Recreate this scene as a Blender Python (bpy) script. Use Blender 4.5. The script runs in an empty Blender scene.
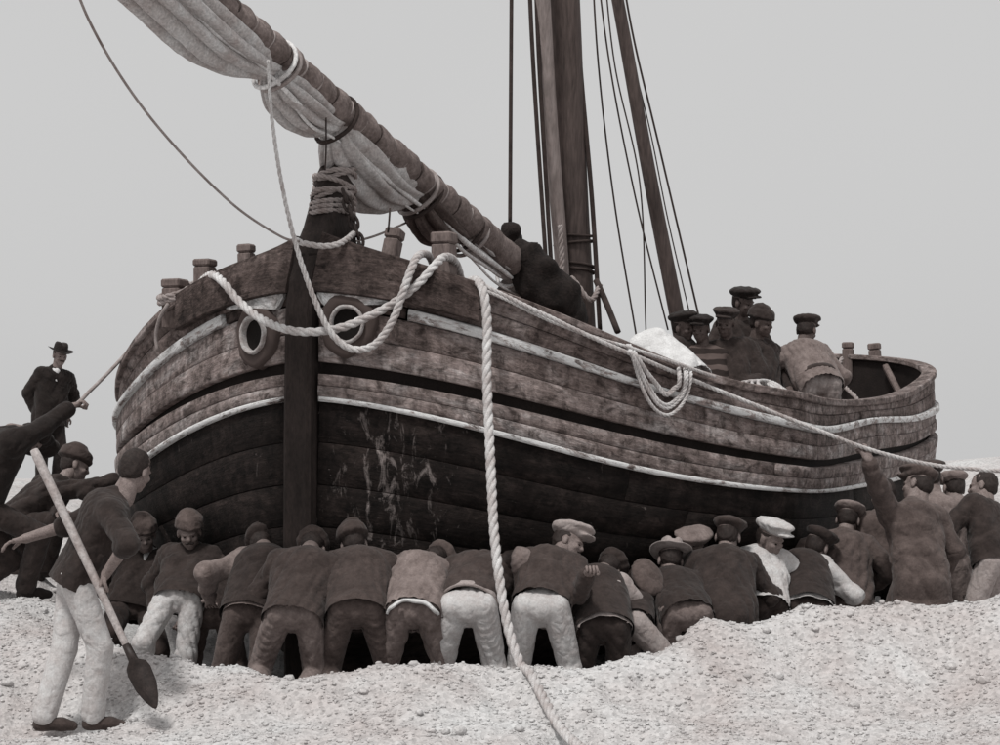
import bpy, math, random
import numpy as np
from mathutils import Vector, Matrix, noise as mnoise

random.seed(7)
RNG = np.random.default_rng(11)
SC = bpy.context.scene
COL = SC.collection

# ------------------------------------------------------------------ camera
F = 2100.0          # focal length in photograph pixels (photo is 1000 x 745)
HOR = 475.0         # row of the eye level in the photograph (front standard raised)
EYE = 1.6           # camera height above the datum
cd = bpy.data.cameras.new('camera')
cam = bpy.data.objects.new('camera', cd)
COL.objects.link(cam)
cam.location = (0, 0, EYE)
cam.rotation_euler = (math.radians(90), 0, 0)
cd.sensor_width = 36.0
cd.lens = F / 1000.0 * 36.0
cd.shift_y = (HOR - 372.5) / 1000.0
cd.clip_start = 0.1
cd.clip_end = 3000.0
SC.camera = cam

# ------------------------------------------------------------------ sky and sun (thin overcast)
SUN_EL, SUN_AZ = math.radians(60), math.radians(205)   # azimuth clockwise from +Y: behind the camera, a little to its left
w = bpy.data.worlds.new('World')
SC.world = w
w.use_nodes = True
nt = w.node_tree
nt.nodes.clear()
o_ = nt.nodes.new('ShaderNodeOutputWorld')
bg = nt.nodes.new('ShaderNodeBackground')
sky = nt.nodes.new('ShaderNodeTexSky')
sky.sky_type = 'NISHITA'
sky.sun_disc = False
sky.sun_elevation = SUN_EL
sky.sun_rotation = SUN_AZ
sky.dust_density = 6.0
sky.air_density = 1.0
bw = nt.nodes.new('ShaderNodeRGBToBW')
mx = nt.nodes.new('ShaderNodeMix'); mx.data_type = 'RGBA'
mx.inputs['Factor'].default_value = 0.82
mx.inputs['B'].default_value = (6.75, 6.74, 6.74, 1)
tcw = nt.nodes.new('ShaderNodeTexCoord')
nzw = nt.nodes.new('ShaderNodeTexNoise')
nzw.inputs['Scale'].default_value = 1.6
nzw.inputs['Detail'].default_value = 3.0
mrw = nt.nodes.new('ShaderNodeMapRange')
mrw.inputs['To Min'].default_value = 0.90
mrw.inputs['To Max'].default_value = 1.10
mlw = nt.nodes.new('ShaderNodeVectorMath'); mlw.operation = 'SCALE'
nt.links.new(tcw.outputs['Generated'], nzw.inputs['Vector'])
nt.links.new(nzw.outputs['Fac'], mrw.inputs['Value'])
nt.links.new(sky.outputs['Color'], bw.inputs['Color'])
nt.links.new(bw.outputs['Val'], mx.inputs['A'])
nt.links.new(mx.outputs['Result'], mlw.inputs[0])
nt.links.new(mrw.outputs['Result'], mlw.inputs['Scale'])
nt.links.new(mlw.outputs['Vector'], bg.inputs['Color'])
bg.inputs['Strength'].default_value = 0.10
nt.links.new(bg.outputs['Background'], o_.inputs['Surface'])

sd = bpy.data.lights.new('sun', 'SUN')
sd.energy = 2.3
sd.angle = math.radians(9)
sd.color = (1.0, 0.98, 0.95)
sun = bpy.data.objects.new('sun', sd)
COL.objects.link(sun)
dirn = Vector((math.sin(SUN_AZ) * math.cos(SUN_EL), math.cos(SUN_AZ) * math.cos(SUN_EL), math.sin(SUN_EL)))
sun.rotation_euler = dirn.to_track_quat('Z', 'Y').to_euler()
sun.location = (0, 0, 30)

SC.render.engine = 'CYCLES'
SC.view_settings.view_transform = 'Standard'
SC.view_settings.look = 'None'
SC.view_settings.exposure = 0.0
SC.view_settings.gamma = 1.0
SC.view_settings.use_curve_mapping = False


# ------------------------------------------------------------------ helpers
def P(px, py, Y):
    """world point standing at depth Y that the photograph shows at (px, py)"""
    return Vector(((px - 500.0) / F * Y, Y, EYE + (HOR - py) / F * Y))


def sep(l):
    """print tone: brown in the darks, neutral in the lights"""
    k = max(0.0, 1.0 - l / 0.52)
    return (l * (1 + .31 * k), l * (1 - .055 * k), l * (1 - .15 * k), 1)


def tag(o, label=None, cat=None, group=None, kind=None):
    if label: o['label'] = label
    if cat: o['category'] = cat
    if group: o['group'] = group
    if kind: o['kind'] = kind
    return o


def empty(name, loc):
    o = bpy.data.objects.new(name, None)
    COL.objects.link(o)
    o.location = loc
    return o


def mesh_obj(name, V, Fc, mat, parent=None, origin=(0, 0, 0), smooth=True, uv=None):
    """V: (n,3) world coordinates; stored relative to origin (the parent's location when it has one)"""
    me = bpy.data.meshes.new(name)
    V = np.asarray(V, dtype=np.float64).reshape(-1, 3) - np.asarray(origin, dtype=np.float64)
    if isinstance(Fc, np.ndarray):
        n, k = Fc.shape
        me.vertices.add(len(V)); me.vertices.foreach_set('co', V.astype(np.float32).ravel())
        me.loops.add(n * k); me.loops.foreach_set('vertex_index', Fc.astype(np.int32).ravel())
        me.polygons.add(n)
        me.polygons.foreach_set('loop_start', np.arange(0, n * k, k, dtype=np.int32))
        me.update(calc_edges=True)
    else:
        me.from_pydata([tuple(v) for v in V], [], Fc)
        me.update()
    if uv is not None:
        ul = me.uv_layers.new(name='UVMap')
        idx = np.empty(len(me.loops), dtype=np.int32)
        me.loops.foreach_get('vertex_index', idx)
        ul.data.foreach_set('uv', np.asarray(uv, dtype=np.float32)[idx].ravel())
    if smooth:
        me.polygons.foreach_set('use_smooth', np.ones(len(me.polygons), dtype=bool))
    ms = mat if isinstance(mat, (list, tuple)) else [mat]
    for m in ms:
        me.materials.append(m)
    o = bpy.data.objects.new(name, me)
    COL.objects.link(o)
    if parent is not None:
        o.parent = parent
    else:
        o.location = origin
    return o


class MB:
    """collects shapes into one mesh"""
    def __init__(s):
        s.V = []; s.F = []; s.n = 0

    def add(s, V, Fc):
        V = np.asarray(V, float).reshape(-1, 3)
        s.V.append(V)
        s.F += [tuple(int(i) + s.n for i in f) for f in Fc]
        s.n += len(V)

    def tube(s, pts, rad, sides=8, cap=True):
        V, Fc = tube_geo(pts, rad, sides, cap)
        s.add(V, Fc)

    def obj(s, name, mat, parent=None, origin=(0, 0, 0), smooth=True):
        return mesh_obj(name, np.vstack(s.V), s.F, mat, parent, origin, smooth)


def catmull(pts, step):
    """smooth resampling of control points at an even step"""
    p = np.asarray([tuple(q) for q in pts], float)
    if len(p) < 3:
        n = max(2, int(np.linalg.norm(p[1] - p[0]) / step))
        t = np.linspace(0, 1, n + 1)[:, None]
        return p[0] * (1 - t) + p[1] * t
    q = np.vstack([2 * p[0] - p[1], p, 2 * p[-1] - p[-2]])
    out = []
    for i in range(1, len(q) - 2):
        n = 24
        t = np.linspace(0, 1, n, endpoint=False)[:, None]
        a, b, c, d = q[i - 1], q[i], q[i + 1], q[i + 2]
        out.append(.5 * ((2 * b) + (c - a) * t + (2 * a - 5 * b + 4 * c - d) * t ** 2 + (3 * b - a - 3 * c + d) * t ** 3))
    out = np.vstack(out + [p[-1:]])
    L = np.r_[0, np.cumsum(np.linalg.norm(np.diff(out, axis=0), axis=1))]
    n = max(2, int(L[-1] / step))
    s = np.linspace(0, L[-1], n + 1)
    return np.stack([np.interp(s, L, out[:, k]) for k in range(3)], 1)


def frames(p):
    t = np.gradient(p, axis=0)
    t /= np.linalg.norm(t, axis=1)[:, None] + 1e-12
    n = np.zeros_like(p)
    ref = np.array([0, 0, 1.0]) if abs(t[0, 2]) < .9 else np.array([1.0, 0, 0])
    v = np.cross(t[0], ref); v /= np.linalg.norm(v)
    for i in range(len(p)):
        v = v - t[i] * (v @ t[i]); v /= np.linalg.norm(v) + 1e-12
        n[i] = v
    return t, n, np.cross(t, n)


def tube_geo(pts, rad, sides=8, cap=True):
    p = np.asarray([tuple(q) for q in pts], float)
    r = np.broadcast_to(np.asarray(rad, float), (len(p),))
    t, n, b = frames(p)
    a = np.linspace(0, 2 * np.pi, sides, endpoint=False)
    V = p[:, None, :] + r[:, None, None] * (np.cos(a)[None, :, None] * n[:, None, :] + np.sin(a)[None, :, None] * b[:, None, :])
    Fc = []
    for i in range(len(p) - 1):
        for j in range(sides):
            k = (j + 1) % sides
            Fc.append((i * sides + j, i * sides + k, (i + 1) * sides + k, (i + 1) * sides + j))
    if cap:
        Fc.append(tuple(range(sides))[::-1])
        Fc.append(tuple((len(p) - 1) * sides + j for j in range(sides)))
    return V.reshape(-1, 3), Fc


def rope_geo(ctrl, R, mb, laid=True, taper=None):
    """a laid rope of three strands along the control points"""
    if not laid:
        p = catmull(ctrl, max(.04, R * 3))
        mb.tube(p, R, 7)
        return
    p = catmull(ctrl, R * .8)
    t, n, b = frames(p)
    s = np.arange(len(p)) * R * .8
    rr = np.full(len(p), R) if taper is None else np.interp(np.linspace(0, 1, len(p)), np.linspace(0, 1, len(taper)), taper)
    for k in range(3):
        a = s * (2 * np.pi / (R * 7.0)) + k * 2 * np.pi / 3
        q = p + (rr * .5)[:, None] * (np.cos(a)[:, None] * n + np.sin(a)[:, None] * b)
        mb.tube(q, rr * .56, 6)


def box_geo(c, ax, half, bev=.012):
    """bevelled box: centre, 3x3 axes as rows, half sizes"""
    V = []; Fc = []
    c = np.asarray(tuple(c), float); ax = np.asarray(ax, float)
    h = np.asarray(half, float)
    b = min(bev, h.min() * .5)
    # 24 vertices: each corner split in three
    idx = {}
    for sx in (-1, 1):
        for sy in (-1, 1):
            for sz in (-1, 1):
                s = np.array([sx, sy, sz])
                for k in range(3):
                    d = s * (h - b); d[k] = s[k] * h[k]
                    idx[(sx, sy, sz, k)] = len(V)
                    V.append(c + d @ ax)
    for k in range(3):
        i, j = [q for q in range(3) if q != k]
        for sg in (-1, 1):
            loop = []
            for (a, e) in ((-1, -1), (1, -1), (1, 1), (-1, 1)):
                s = [0, 0, 0]; s[k] = sg; s[i] = a; s[j] = e
                loop.append(idx[(*s, k)])
            Fc.append(loop)
    for k in range(3):           # edges running along k
        i, j = [q for q in range(3) if q != k]
        for a in (-1, 1):
            for e in (-1, 1):
                s1 = [0, 0, 0]; s1[i] = a; s1[j] = e; s1[k] = -1
                s2 = list(s1); s2[k] = 1
                Fc.append([idx[(*s1, i)], idx[(*s2, i)], idx[(*s2, j)], idx[(*s1, j)]])
    for sx in (-1, 1):
        for sy in (-1, 1):
            for sz in (-1, 1):
                Fc.append([idx[(sx, sy, sz, k)] for k in range(3)])
    V = np.array(V)
    out = []
    for f in Fc:                 # turn every face outward
        q = V[list(f)]
        nn = np.cross(q[1] - q[0], q[2] - q[0])
        out.append(tuple(f) if nn @ (q.mean(0) - c) > 0 else tuple(f)[::-1])
    return V, out


# ------------------------------------------------------------------ signed-distance mesher (bodies, clothes, heaps)
def cone(a, b, ra, rb):
    return ('c', np.asarray(tuple(a), float), np.asarray(tuple(b), float), ra, rb)


def ell(c, r, M=None):
    return ('e', np.asarray(tuple(c), float), np.asarray(r, float), np.eye(3) if M is None else np.asarray(M, float))


def cut_ell(c, r, M=None):
    return ('x', np.asarray(tuple(c), float), np.asarray(r, float), np.eye(3) if M is None else np.asarray(M, float))


def surface(prims, h, k=.03):
    lo = np.full(3, 1e9); hi = np.full(3, -1e9)
    for q in prims:
        if q[0] == 'c':
            m = max(q[3], q[4])
            lo = np.minimum(lo, np.minimum(q[1], q[2]) - m); hi = np.maximum(hi, np.maximum(q[1], q[2]) + m)
        elif q[0] == 'e':
            lo = np.minimum(lo, q[1] - q[2].max()); hi = np.maximum(hi, q[1] + q[2].max())
    lo -= 3 * h; hi += 3 * h
    N = np.ceil((hi - lo) / h).astype(int) + 1
    G = np.full(N, 1.0)
    X = [lo[i] + h * np.arange(N[i]) for i in range(3)]
    for q in prims:
        pad = k + 3 * h
        if q[0] == 'c':
            m = max(q[3], q[4]) + pad
            a0 = np.minimum(q[1], q[2]) - m; a1 = np.maximum(q[1], q[2]) + m
        else:
            m = q[2].max() + pad
            a0 = q[1] - m; a1 = q[1] + m
        i0 = np.clip(((a0 - lo) / h).astype(int), 0, N - 1); i1 = np.clip(np.ceil((a1 - lo) / h).astype(int) + 1, 1, N)
        sl = tuple(slice(i0[d], i1[d]) for d in range(3))
        x = X[0][sl[0]][:, None, None]; y = X[1][sl[1]][None, :, None]; z = X[2][sl[2]][None, None, :]
        if q[0] == 'c':
            a, b, ra, rb = q[1:]
            ba = b - a; L2 = ba @ ba + 1e-12
            dx, dy, dz = x - a[0], y - a[1], z - a[2]
            t = np.clip((dx * ba[0] + dy * ba[1] + dz * ba[2]) / L2, 0, 1)
            d = np.sqrt((dx - t * ba[0]) ** 2 + (dy - t * ba[1]) ** 2 + (dz - t * ba[2]) ** 2) - (ra + t * (rb - ra))
        else:
            c, r, M = q[1:]
            dx, dy, dz = x - c[0], y - c[1], z - c[2]
            u = [(M[j, 0] * dx + M[j, 1] * dy + M[j, 2] * dz) / r[j] for j in range(3)]
            k0 = np.sqrt(u[0] ** 2 + u[1] ** 2 + u[2] ** 2)
            k1 = np.sqrt((u[0] / r[0]) ** 2 + (u[1] / r[1]) ** 2 + (u[2] / r[2]) ** 2)
            d = k0 * (k0 - 1) / (k1 + 1e-9)
        g = G[sl]
        if q[0] == 'x':
            e = np.clip(.5 - .5 * (g + d) / (k * .4), 0, 1)
            G[sl] = np.maximum(g, -d)
        else:
            e = np.clip(.5 + .5 * (d - g) / k, 0, 1)
            G[sl] = d * (1 - e) + g * e - k * e * (1 - e)
    return nets(G, lo, h)


def nets(G, lo, h):
    S = G < 0
    n = np.array(G.shape) - 1
    acc = np.zeros((*n, 3)); cnt = np.zeros(n)
    corner = [(i, j, k) for i in (0, 1) for j in (0, 1) for k in (0, 1)]

    def sub(A, c):
        return A[c[0]:c[0] + n[0], c[1]:c[1] + n[1], c[2]:c[2] + n[2]]
    for c in corner:
        for ax in range(3):
            if c[ax] == 0:
                e = list(c); e[ax] = 1
                ga, gb = sub(G, c), sub(G, e)
                m = (ga < 0) != (gb < 0)
                t = np.where(m, ga / np.where(m, ga - gb, 1), 0)
                for d in range(3):
                    acc[..., d] += np.where(m, c[d] + (t if d == ax else 0), 0)
                cnt += m
    act = cnt > 0
    idx = np.full(n, -1)
    idx[act] = np.arange(act.sum())
    cell = np.argwhere(act)
    V = lo + h * (cell + acc[act] / cnt[act][:, None])
    quads = []
    for ax in range(3):
        b, c = [(1, 2), (2, 0), (0, 1)][ax]
        sA = [slice(None)] * 3; sB = [slice(None)] * 3
        sA[ax] = slice(0, -1); sB[ax] = slice(1, None)
        ch = S[tuple(sA)] != S[tuple(sB)]
        ch_i = np.argwhere(ch)
        ok = (ch_i[:, b] > 0) & (ch_i[:, c] > 0) & (ch_i[:, b] < n[b]) & (ch_i[:, c] < n[c])
        ch_i = ch_i[ok]
        if not len(ch_i): continue
        q = []
        for (ob, oc) in ((-1, -1), (0, -1), (0, 0), (-1, 0)):
            t = ch_i.copy(); t[:, b] += ob; t[:, c] += oc
            q.append(idx[t[:, 0], t[:, 1], t[:, 2]])
        q = np.stack(q, 1)
        inside = S[ch_i[:, 0], ch_i[:, 1], ch_i[:, 2]]
        q[~inside] = q[~inside][:, ::-1]
        quads.append(q)
    return V, np.vstack(quads).astype(np.int32)


def vnormals(V, Q):
    n = np.cross(V[Q[:, 2]] - V[Q[:, 0]], V[Q[:, 3]] - V[Q[:, 1]])
    out = np.zeros_like(V)
    for k in range(4):
        np.add.at(out, Q[:, k], n)
    return out / (np.linalg.norm(out, axis=1)[:, None] + 1e-12)


def wrinkle(V, Q, amp, scale, seed, ax=None, stretch=2.5, bias=0.0):
    """cloth folds: ridged bands of displacement, longer along one direction"""
    r = np.random.default_rng(seed)
    N = vnormals(V, Q)
    X = V.copy()
    if ax is not None:
        a = np.asarray(ax, float); a /= np.linalg.norm(a)
        X = X - np.outer(X @ a, a) * (1 - 1 / stretch)
    d = np.zeros(len(V))
    warp = np.zeros_like(X)
    for i in range(3):
        kv = r.normal(size=3) * scale * .5
        warp += np.outer(np.sin(X @ kv + r.uniform(0, 6)), r.normal(size=3)) * .35 / scale
    Y = X + warp
    for i in range(5):
        kv = r.normal(size=3); kv *= scale * r.uniform(.6, 1.9) / np.linalg.norm(kv)
        d += (1 - 2 * np.abs(np.sin(Y @ kv + r.uniform(0, 6)))) / (1 + i * .5)
    return V + N * (amp * (d / 2.2 + bias))[:, None]


def folds(V, Q, amp, seed, a1, a2, along, lam=.055, tilt=.55, bias=.0):
    """cloth creases: rounded ridges and sharp valleys running across 'along', slanting both ways and fading in and out"""
    r = np.random.default_rng(seed)
    N = vnormals(V, Q)
    a1, a2, al = (np.asarray(q, float) / np.linalg.norm(q) for q in (a1, a2, along))
    u, w_, t = V @ a1, V @ a2, V @ al
    d = np.zeros(len(V)); tot = 0
    for i in range(4):
        c1, c2 = r.normal(size=2) * tilt
        L = lam * r.uniform(.7, 1.9)
        ph = .30 * np.sin(u * r.uniform(5, 12) + r.uniform(0, 6)) + .30 * np.sin(w_ * r.uniform(5, 12) + r.uniform(0, 6)) + .35 * np.sin(t * r.uniform(4, 9) + r.uniform(0, 6))
        f = np.abs(np.sin(np.pi * ((t + c1 * u + c2 * w_) / (2 * L) + ph))) ** .45
        m = np.clip(.35 + .9 * np.sin(u * r.uniform(4, 9) + t * r.uniform(3, 8) + r.uniform(0, 6)) * np.sin(w_ * r.uniform(4, 8) + t * r.uniform(2, 6) + r.uniform(0, 6)), 0.05, 1)
        d += (f - .75) * m * L / lam; tot += 1
    return V + N * (amp * (d * .8 + bias))[:, None]


# ------------------------------------------------------------------ materials
def new_mat(name):
    m = bpy.data.materials.new(name)
    m.use_nodes = True
    t = m.node_tree
    b = t.nodes['Principled BSDF']
    b.inputs['Specular IOR Level'].default_value = .25
    return m, t, b


def ramp(t, src, stops):
    r = t.nodes.new('ShaderNodeValToRGB')
    e = r.color_ramp.elements
    while len(e) < len(stops): e.new(.5)
    for el, (p, c) in zip(e, stops):
        el.position = p; el.color = c
    t.links.new(src, r.inputs['Fac'])
    return r


def noise_n(t, vec, scale, detail=4, rough=.6, dist=0.0):
    n = t.nodes.new('ShaderNodeTexNoise')
    n.inputs['Scale'].default_value = scale
    n.inputs['Detail'].default_value = detail
    n.inputs['Roughness'].default_value = rough
    n.inputs['Distortion'].default_value = dist
    if vec is not None: t.links.new(vec, n.inputs['Vector'])
    return n


def mapping(t, src, scale, loc=(0, 0, 0)):
    m = t.nodes.new('ShaderNodeMapping')
    m.inputs['Scale'].default_value = scale
    m.inputs['Location'].default_value = loc
    t.links.new(src, m.inputs['Vector'])
    return m.outputs['Vector']


def mixc(t, fac, a, b, mode='MIX'):
    m = t.nodes.new('ShaderNodeMix'); m.data_type = 'RGBA'; m.blend_type = mode
    for s, v in (('Factor', fac), ('A', a), ('B', b)):
        if isinstance(v, (float, int, tuple)): m.inputs[s].default_value = v
        else: t.links.new(v, m.inputs[s])
    return m.outputs['Result']


def bump(t, b, src, strength, dist):
    n = t.nodes.new('ShaderNodeBump')
    n.inputs['Strength'].default_value = strength
    n.inputs['Distance'].default_value = dist
    t.links.new(src, n.inputs['Height'])
    t.links.new(n.outputs['Normal'], b.inputs['Normal'])


def simple(name, l, var=.35, scale=6, rough=.85, fine=90, bumpd=.004, stretch=(1, 1, 1)):
    m, t, b = new_mat(name)
    tc = t.nodes.new('ShaderNodeTexCoord')
    v = mapping(t, tc.outputs['Object'], stretch)
    n1 = noise_n(t, v, scale, 5, .65)
    n2 = noise_n(t, v, fine, 3, .6)
    r = ramp(t, n1.outputs['Fac'], [(.28, sep(l * (1 - var))), (.72, sep(l * (1 + var)))])
    r2 = ramp(t, n2.outputs['Fac'], [(.3, (.72, .72, .72, 1)), (.7, (1.25, 1.25, 1.25, 1))])
    t.links.new(mixc(t, 1.0, r.outputs['Color'], r2.outputs['Color'], 'MULTIPLY'), b.inputs['Base Color'])
    b.inputs['Roughness'].default_value = rough
    bump(t, b, n2.outputs['Fac'], .6, bumpd)
    return m


def wood(name, lo, mid, hi, paint=None, wear=.5, seed=0.0, streak=.6, smear=None):
    """weathered planking; texture runs along the plank (UV in metres)"""
    m, t, b = new_mat(name)
    uv = t.nodes.new('ShaderNodeUVMap'); uv.uv_map = 'UVMap'
    g = noise_n(t, mapping(t, uv.outputs['UV'], (2.2, 34, 1), (seed, 0, 0)), 1.0, 6, .7, .6)
    bl = noise_n(t, mapping(t, uv.outputs['UV'], (2.0, 4.5, 1), (seed + 3, 1, 0)), 1.0, 6, .72, .8)
    st = noise_n(t, mapping(t, uv.outputs['UV'], (13, .9, 1), (seed, 5, 0)), 1.0, 4, .6)
    fi = noise_n(t, mapping(t, uv.outputs['UV'], (30, 60, 1)), 1.0, 4, .75)
    base = ramp(t, bl.outputs['Fac'], [(.30, sep(lo)), (.5, sep(mid)), (.70, sep(hi))]).outputs['Color']
    gr = ramp(t, g.outputs['Fac'], [(.32, (.5, .5, .5, 1)), (.62, (1.18, 1.18, 1.18, 1))]).outputs['Color']
    c = mixc(t, .55, base, gr, 'MULTIPLY')
    mo = noise_n(t, mapping(t, uv.outputs['UV'], (9, 12, 1), (seed + 7, 3, 0)), 1.0, 6, .72, .7)
    mr = ramp(t, mo.outputs['Fac'], [(.37, (.26, .245, .24, 1)), (.50, (1, 1, 1, 1)), (.64, (1.45, 1.45, 1.47, 1)), (.76, (2.0, 2.02, 2.05, 1))]).outputs['Color']
    c = mixc(t, .85, c, mr, 'MULTIPLY')
    sr = ramp(t, st.outputs['Fac'], [(.36, (.42, .40, .40, 1)), (.56, (1.05, 1.05, 1.05, 1))]).outputs['Color']
    c = mixc(t, streak, c, sr, 'MULTIPLY')
    fr = ramp(t, fi.outputs['Fac'], [(.36, (.55, .55, .55, 1)), (.60, (1.15, 1.15, 1.15, 1)), (.74, (1.7, 1.7, 1.7, 1))]).outputs['Color']
    c = mixc(t, .7, c, fr, 'MULTIPLY')
    if smear is not None:
        c = smear(t, c)
    if paint is not None:
        pw = noise_n(t, mapping(t, uv.outputs['UV'], (5, 16, 1), (seed, 2, 0)), 1.0, 7, .78, .5)
        k = ramp(t, pw.outputs['Fac'], [(wear - .04, (0, 0, 0, 1)), (wear + .05, (1, 1, 1, 1))]).outputs['Color']
        pc = ramp(t, fi.outputs['Fac'], [(.3, sep(paint * .75)), (.65, sep(paint))]).outputs['Color']
        c = mixc(t, k, c, pc)
    t.links.new(c, b.inputs['Base Color'])
    b.inputs['Roughness'].default_value = .88
    b.inputs['Specular IOR Level'].default_value = .18
    h = t.nodes.new('ShaderNodeMath'); h.operation = 'ADD'
    t.links.new(g.outputs['Fac'], h.inputs[0]); t.links.new(fi.outputs['Fac'], h.inputs[1])
    bump(t, b, h.outputs['Value'], .8, .012)
    return m


def rope_mat(name, l):
    return simple(name, l, .42, 7, .95, 160, .003)


def tar_smear(t, c):
    """pale scuffs and lime runs scraped down the tarred bottom just right of the stem"""
    tc = t.nodes.new('ShaderNodeTexCoord')
    q = P(392, 470, 14.25); q = (q.x - (303 - 500) / F * 14.105, q.y - 14.105, q.z)
    vm = t.nodes.new('ShaderNodeVectorMath'); vm.operation = 'DISTANCE'
    st = mapping(t, tc.outputs['Object'], (1, .4, .8))
    t.links.new(st, vm.inputs[0]); vm.inputs[1].default_value = (q[0], q[1] * .4, q[2] * .8)
    mk = t.nodes.new('ShaderNodeMapRange'); mk.inputs['From Min'].default_value = .05; mk.inputs['From Max'].default_value = .75
    mk.inputs['To Min'].default_value = .135; mk.inputs['To Max'].default_value = -.03
    t.links.new(vm.outputs['Value'], mk.inputs['Value'])
    n = noise_n(t, mapping(t, tc.outputs['Object'], (13, 13, 4.5)), 1.0, 6, .72, .6)
    ad = t.nodes.new('ShaderNodeMath'); ad.operation = 'ADD'
    t.links.new(n.outputs['Fac'], ad.inputs[0]); t.links.new(mk.outputs['Result'], ad.inputs[1])
    k = ramp(t, ad.outputs['Value'], [(.63, (0, 0, 0, 1)), (.80, (.75, .75, .75, 1))]).outputs['Color']
    return mixc(t, k, c, sep(.30))


M = {}
M['bulwark'] = wood('weathered_bulwark_wood', .07, .15, .30, seed=1)
M['band'] = wood('weathered_side_wood', .11, .22, .40, seed=5)
M['band_b'] = wood('weathered_side_wood_dark', .07, .16, .31, seed=9)
M['lower'] = wood('weathered_lower_wood', .14, .27, .44, seed=13)
M['white'] = wood('worn_white_paint', .14, .25, .40, paint=.74, wear=.465, seed=2, streak=.25)
M['line'] = wood('white_line_paint', .15, .25, .35, paint=.78, wear=.45, seed=7, streak=.2)
M['cheek'] = wood('pale_cheek_board', .35, .55, .75, seed=8, streak=.3)
M['rail'] = wood('rail_wood', .09, .17, .32, seed=21, streak=.3)
M['stem'] = simple('dark_stem_wood', .020, .6, 5, .85, 60, .01, (1, 1, .35))
M['bow'] = wood('dark_bow_wood', .03, .065, .15, seed=17)
M['tar'] = wood('tarred_bottom_wood', .006, .013, .032, paint=.30, wear=.70, seed=3, streak=.6, smear=tar_smear)
M['inner'] = simple('dark_inner_wood', .012, .4, 5)
M['deck'] = simple('deck_wood', .12, .3, 6)
M['post'] = simple('grey_post_wood', .13, .45, 9, .9, 70, .008, (1, 1, .3))
M['mast'] = simple('mast_wood', .052, .5, 5, .7, 40, .006, (1, 1, .12))
M['spar'] = simple('pale_spar_wood', .20, .5, 6, .75, 40, .006, (1, 1, .15))
M['ring'] = simple('worn_ring', .36, .4, 16)
M['hole_shade'] = simple('hole_shade_black', .006, .2, 6)  # near-black colour standing for the shade inside the hawse pipes
M['iron'] = simple('rusty_iron', .03, .5, 20, .7)
M['rope'] = rope_mat('pale_rope', .47)
M['rope_mid'] = rope_mat('grey_rope', .26)
M['rope_dark'] = rope_mat('dark_rope', .035)
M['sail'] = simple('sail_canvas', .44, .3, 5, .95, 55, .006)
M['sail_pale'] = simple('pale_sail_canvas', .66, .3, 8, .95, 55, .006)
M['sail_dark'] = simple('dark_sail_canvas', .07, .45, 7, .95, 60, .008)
M['wrap'] = simple('wound_canvas', .14, .55, 8, .95, 50, .01)
M['gear'] = simple('dark_gear', .012, .6, 12, .95, 50, .02)
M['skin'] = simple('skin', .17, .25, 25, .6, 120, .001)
M['skin_shaded'] = simple('shaded_skin', .09, .3, 25, .6, 120, .001)  # silhouette shade of the deck figures put into the skin colour
M['eye'] = simple('eye', .012, .2, 10, 1.0)
M['eye'].node_tree.nodes['Principled BSDF'].inputs['Specular IOR Level'].default_value = 0
M['hair'] = simple('dark_hair', .022, .5, 60, .7, 200, .004)
M['hair_grey'] = simple('grey_hair', .25, .4, 60, .7, 200, .004)
M['steel'] = simple('shovel_steel', .022, .5, 18, .5, 90, .002)
M['ash'] = simple('shovel_handle', .34, .3, 12, .6, 60, .002)
def cloth(name, l, var):
    m, t, b = new_mat(name)
    tc = t.nodes.new('ShaderNodeTexCoord')
    n1 = noise_n(t, tc.outputs['Object'], 11, 6, .7)
    n2 = noise_n(t, tc.outputs['Object'], 85, 3, .6)
    n3 = noise_n(t, tc.outputs['Object'], 10, 2, .5, .25)
    n4 = noise_n(t, tc.outputs['Object'], 22, 2, .5, 1.0)
    r = ramp(t, n1.outputs['Fac'], [(.28, sep(l * (1 - var))), (.72, sep(l * (1 + var)))])
    r2 = ramp(t, n2.outputs['Fac'], [(.3, (.85, .85, .85, 1)), (.7, (1.14, 1.14, 1.14, 1))])
    t.links.new(mixc(t, 1.0, r.outputs['Color'], r2.outputs['Color'], 'MULTIPLY'), b.inputs['Base Color'])
    b.inputs['Roughness'].default_value = .95
    b.inputs['Sheen Weight'].default_value = .08

    def ridge(n):
        a = t.nodes.new('ShaderNodeMath'); a.operation = 'SUBTRACT'; a.inputs[1].default_value = .5
        c = t.nodes.new('ShaderNodeMath'); c.operation = 'ABSOLUTE'
        t.links.new(n.outputs['Fac'], a.inputs[0]); t.links.new(a.outputs[0], c.inputs[0])
        return c.outputs[0]
    h1 = t.nodes.new('ShaderNodeMath'); h1.operation = 'MULTIPLY_ADD'; h1.inputs[1].default_value = .10
    t.links.new(ridge(n4), h1.inputs[0]); t.links.new(ridge(n3), h1.inputs[2])
    h2 = t.nodes.new('ShaderNodeMath'); h2.operation = 'MULTIPLY_ADD'; h2.inputs[1].default_value = .006
    t.links.new(n2.outputs['Fac'], h2.inputs[0]); t.links.new(h1.outputs[0], h2.inputs[2])
    bump(t, b, h2.outputs[0], .7, .034)
    return m


for nm, l in (('black', .013), ('dark', .024), ('brown', .028), ('umber', .041), ('drab', .072), ('grey', .145), ('pale', .29), ('light', .47), ('white', .62)):
    M['c_' + nm] = cloth('cloth_' + nm, l, .45 if l < .2 else .2)


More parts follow.
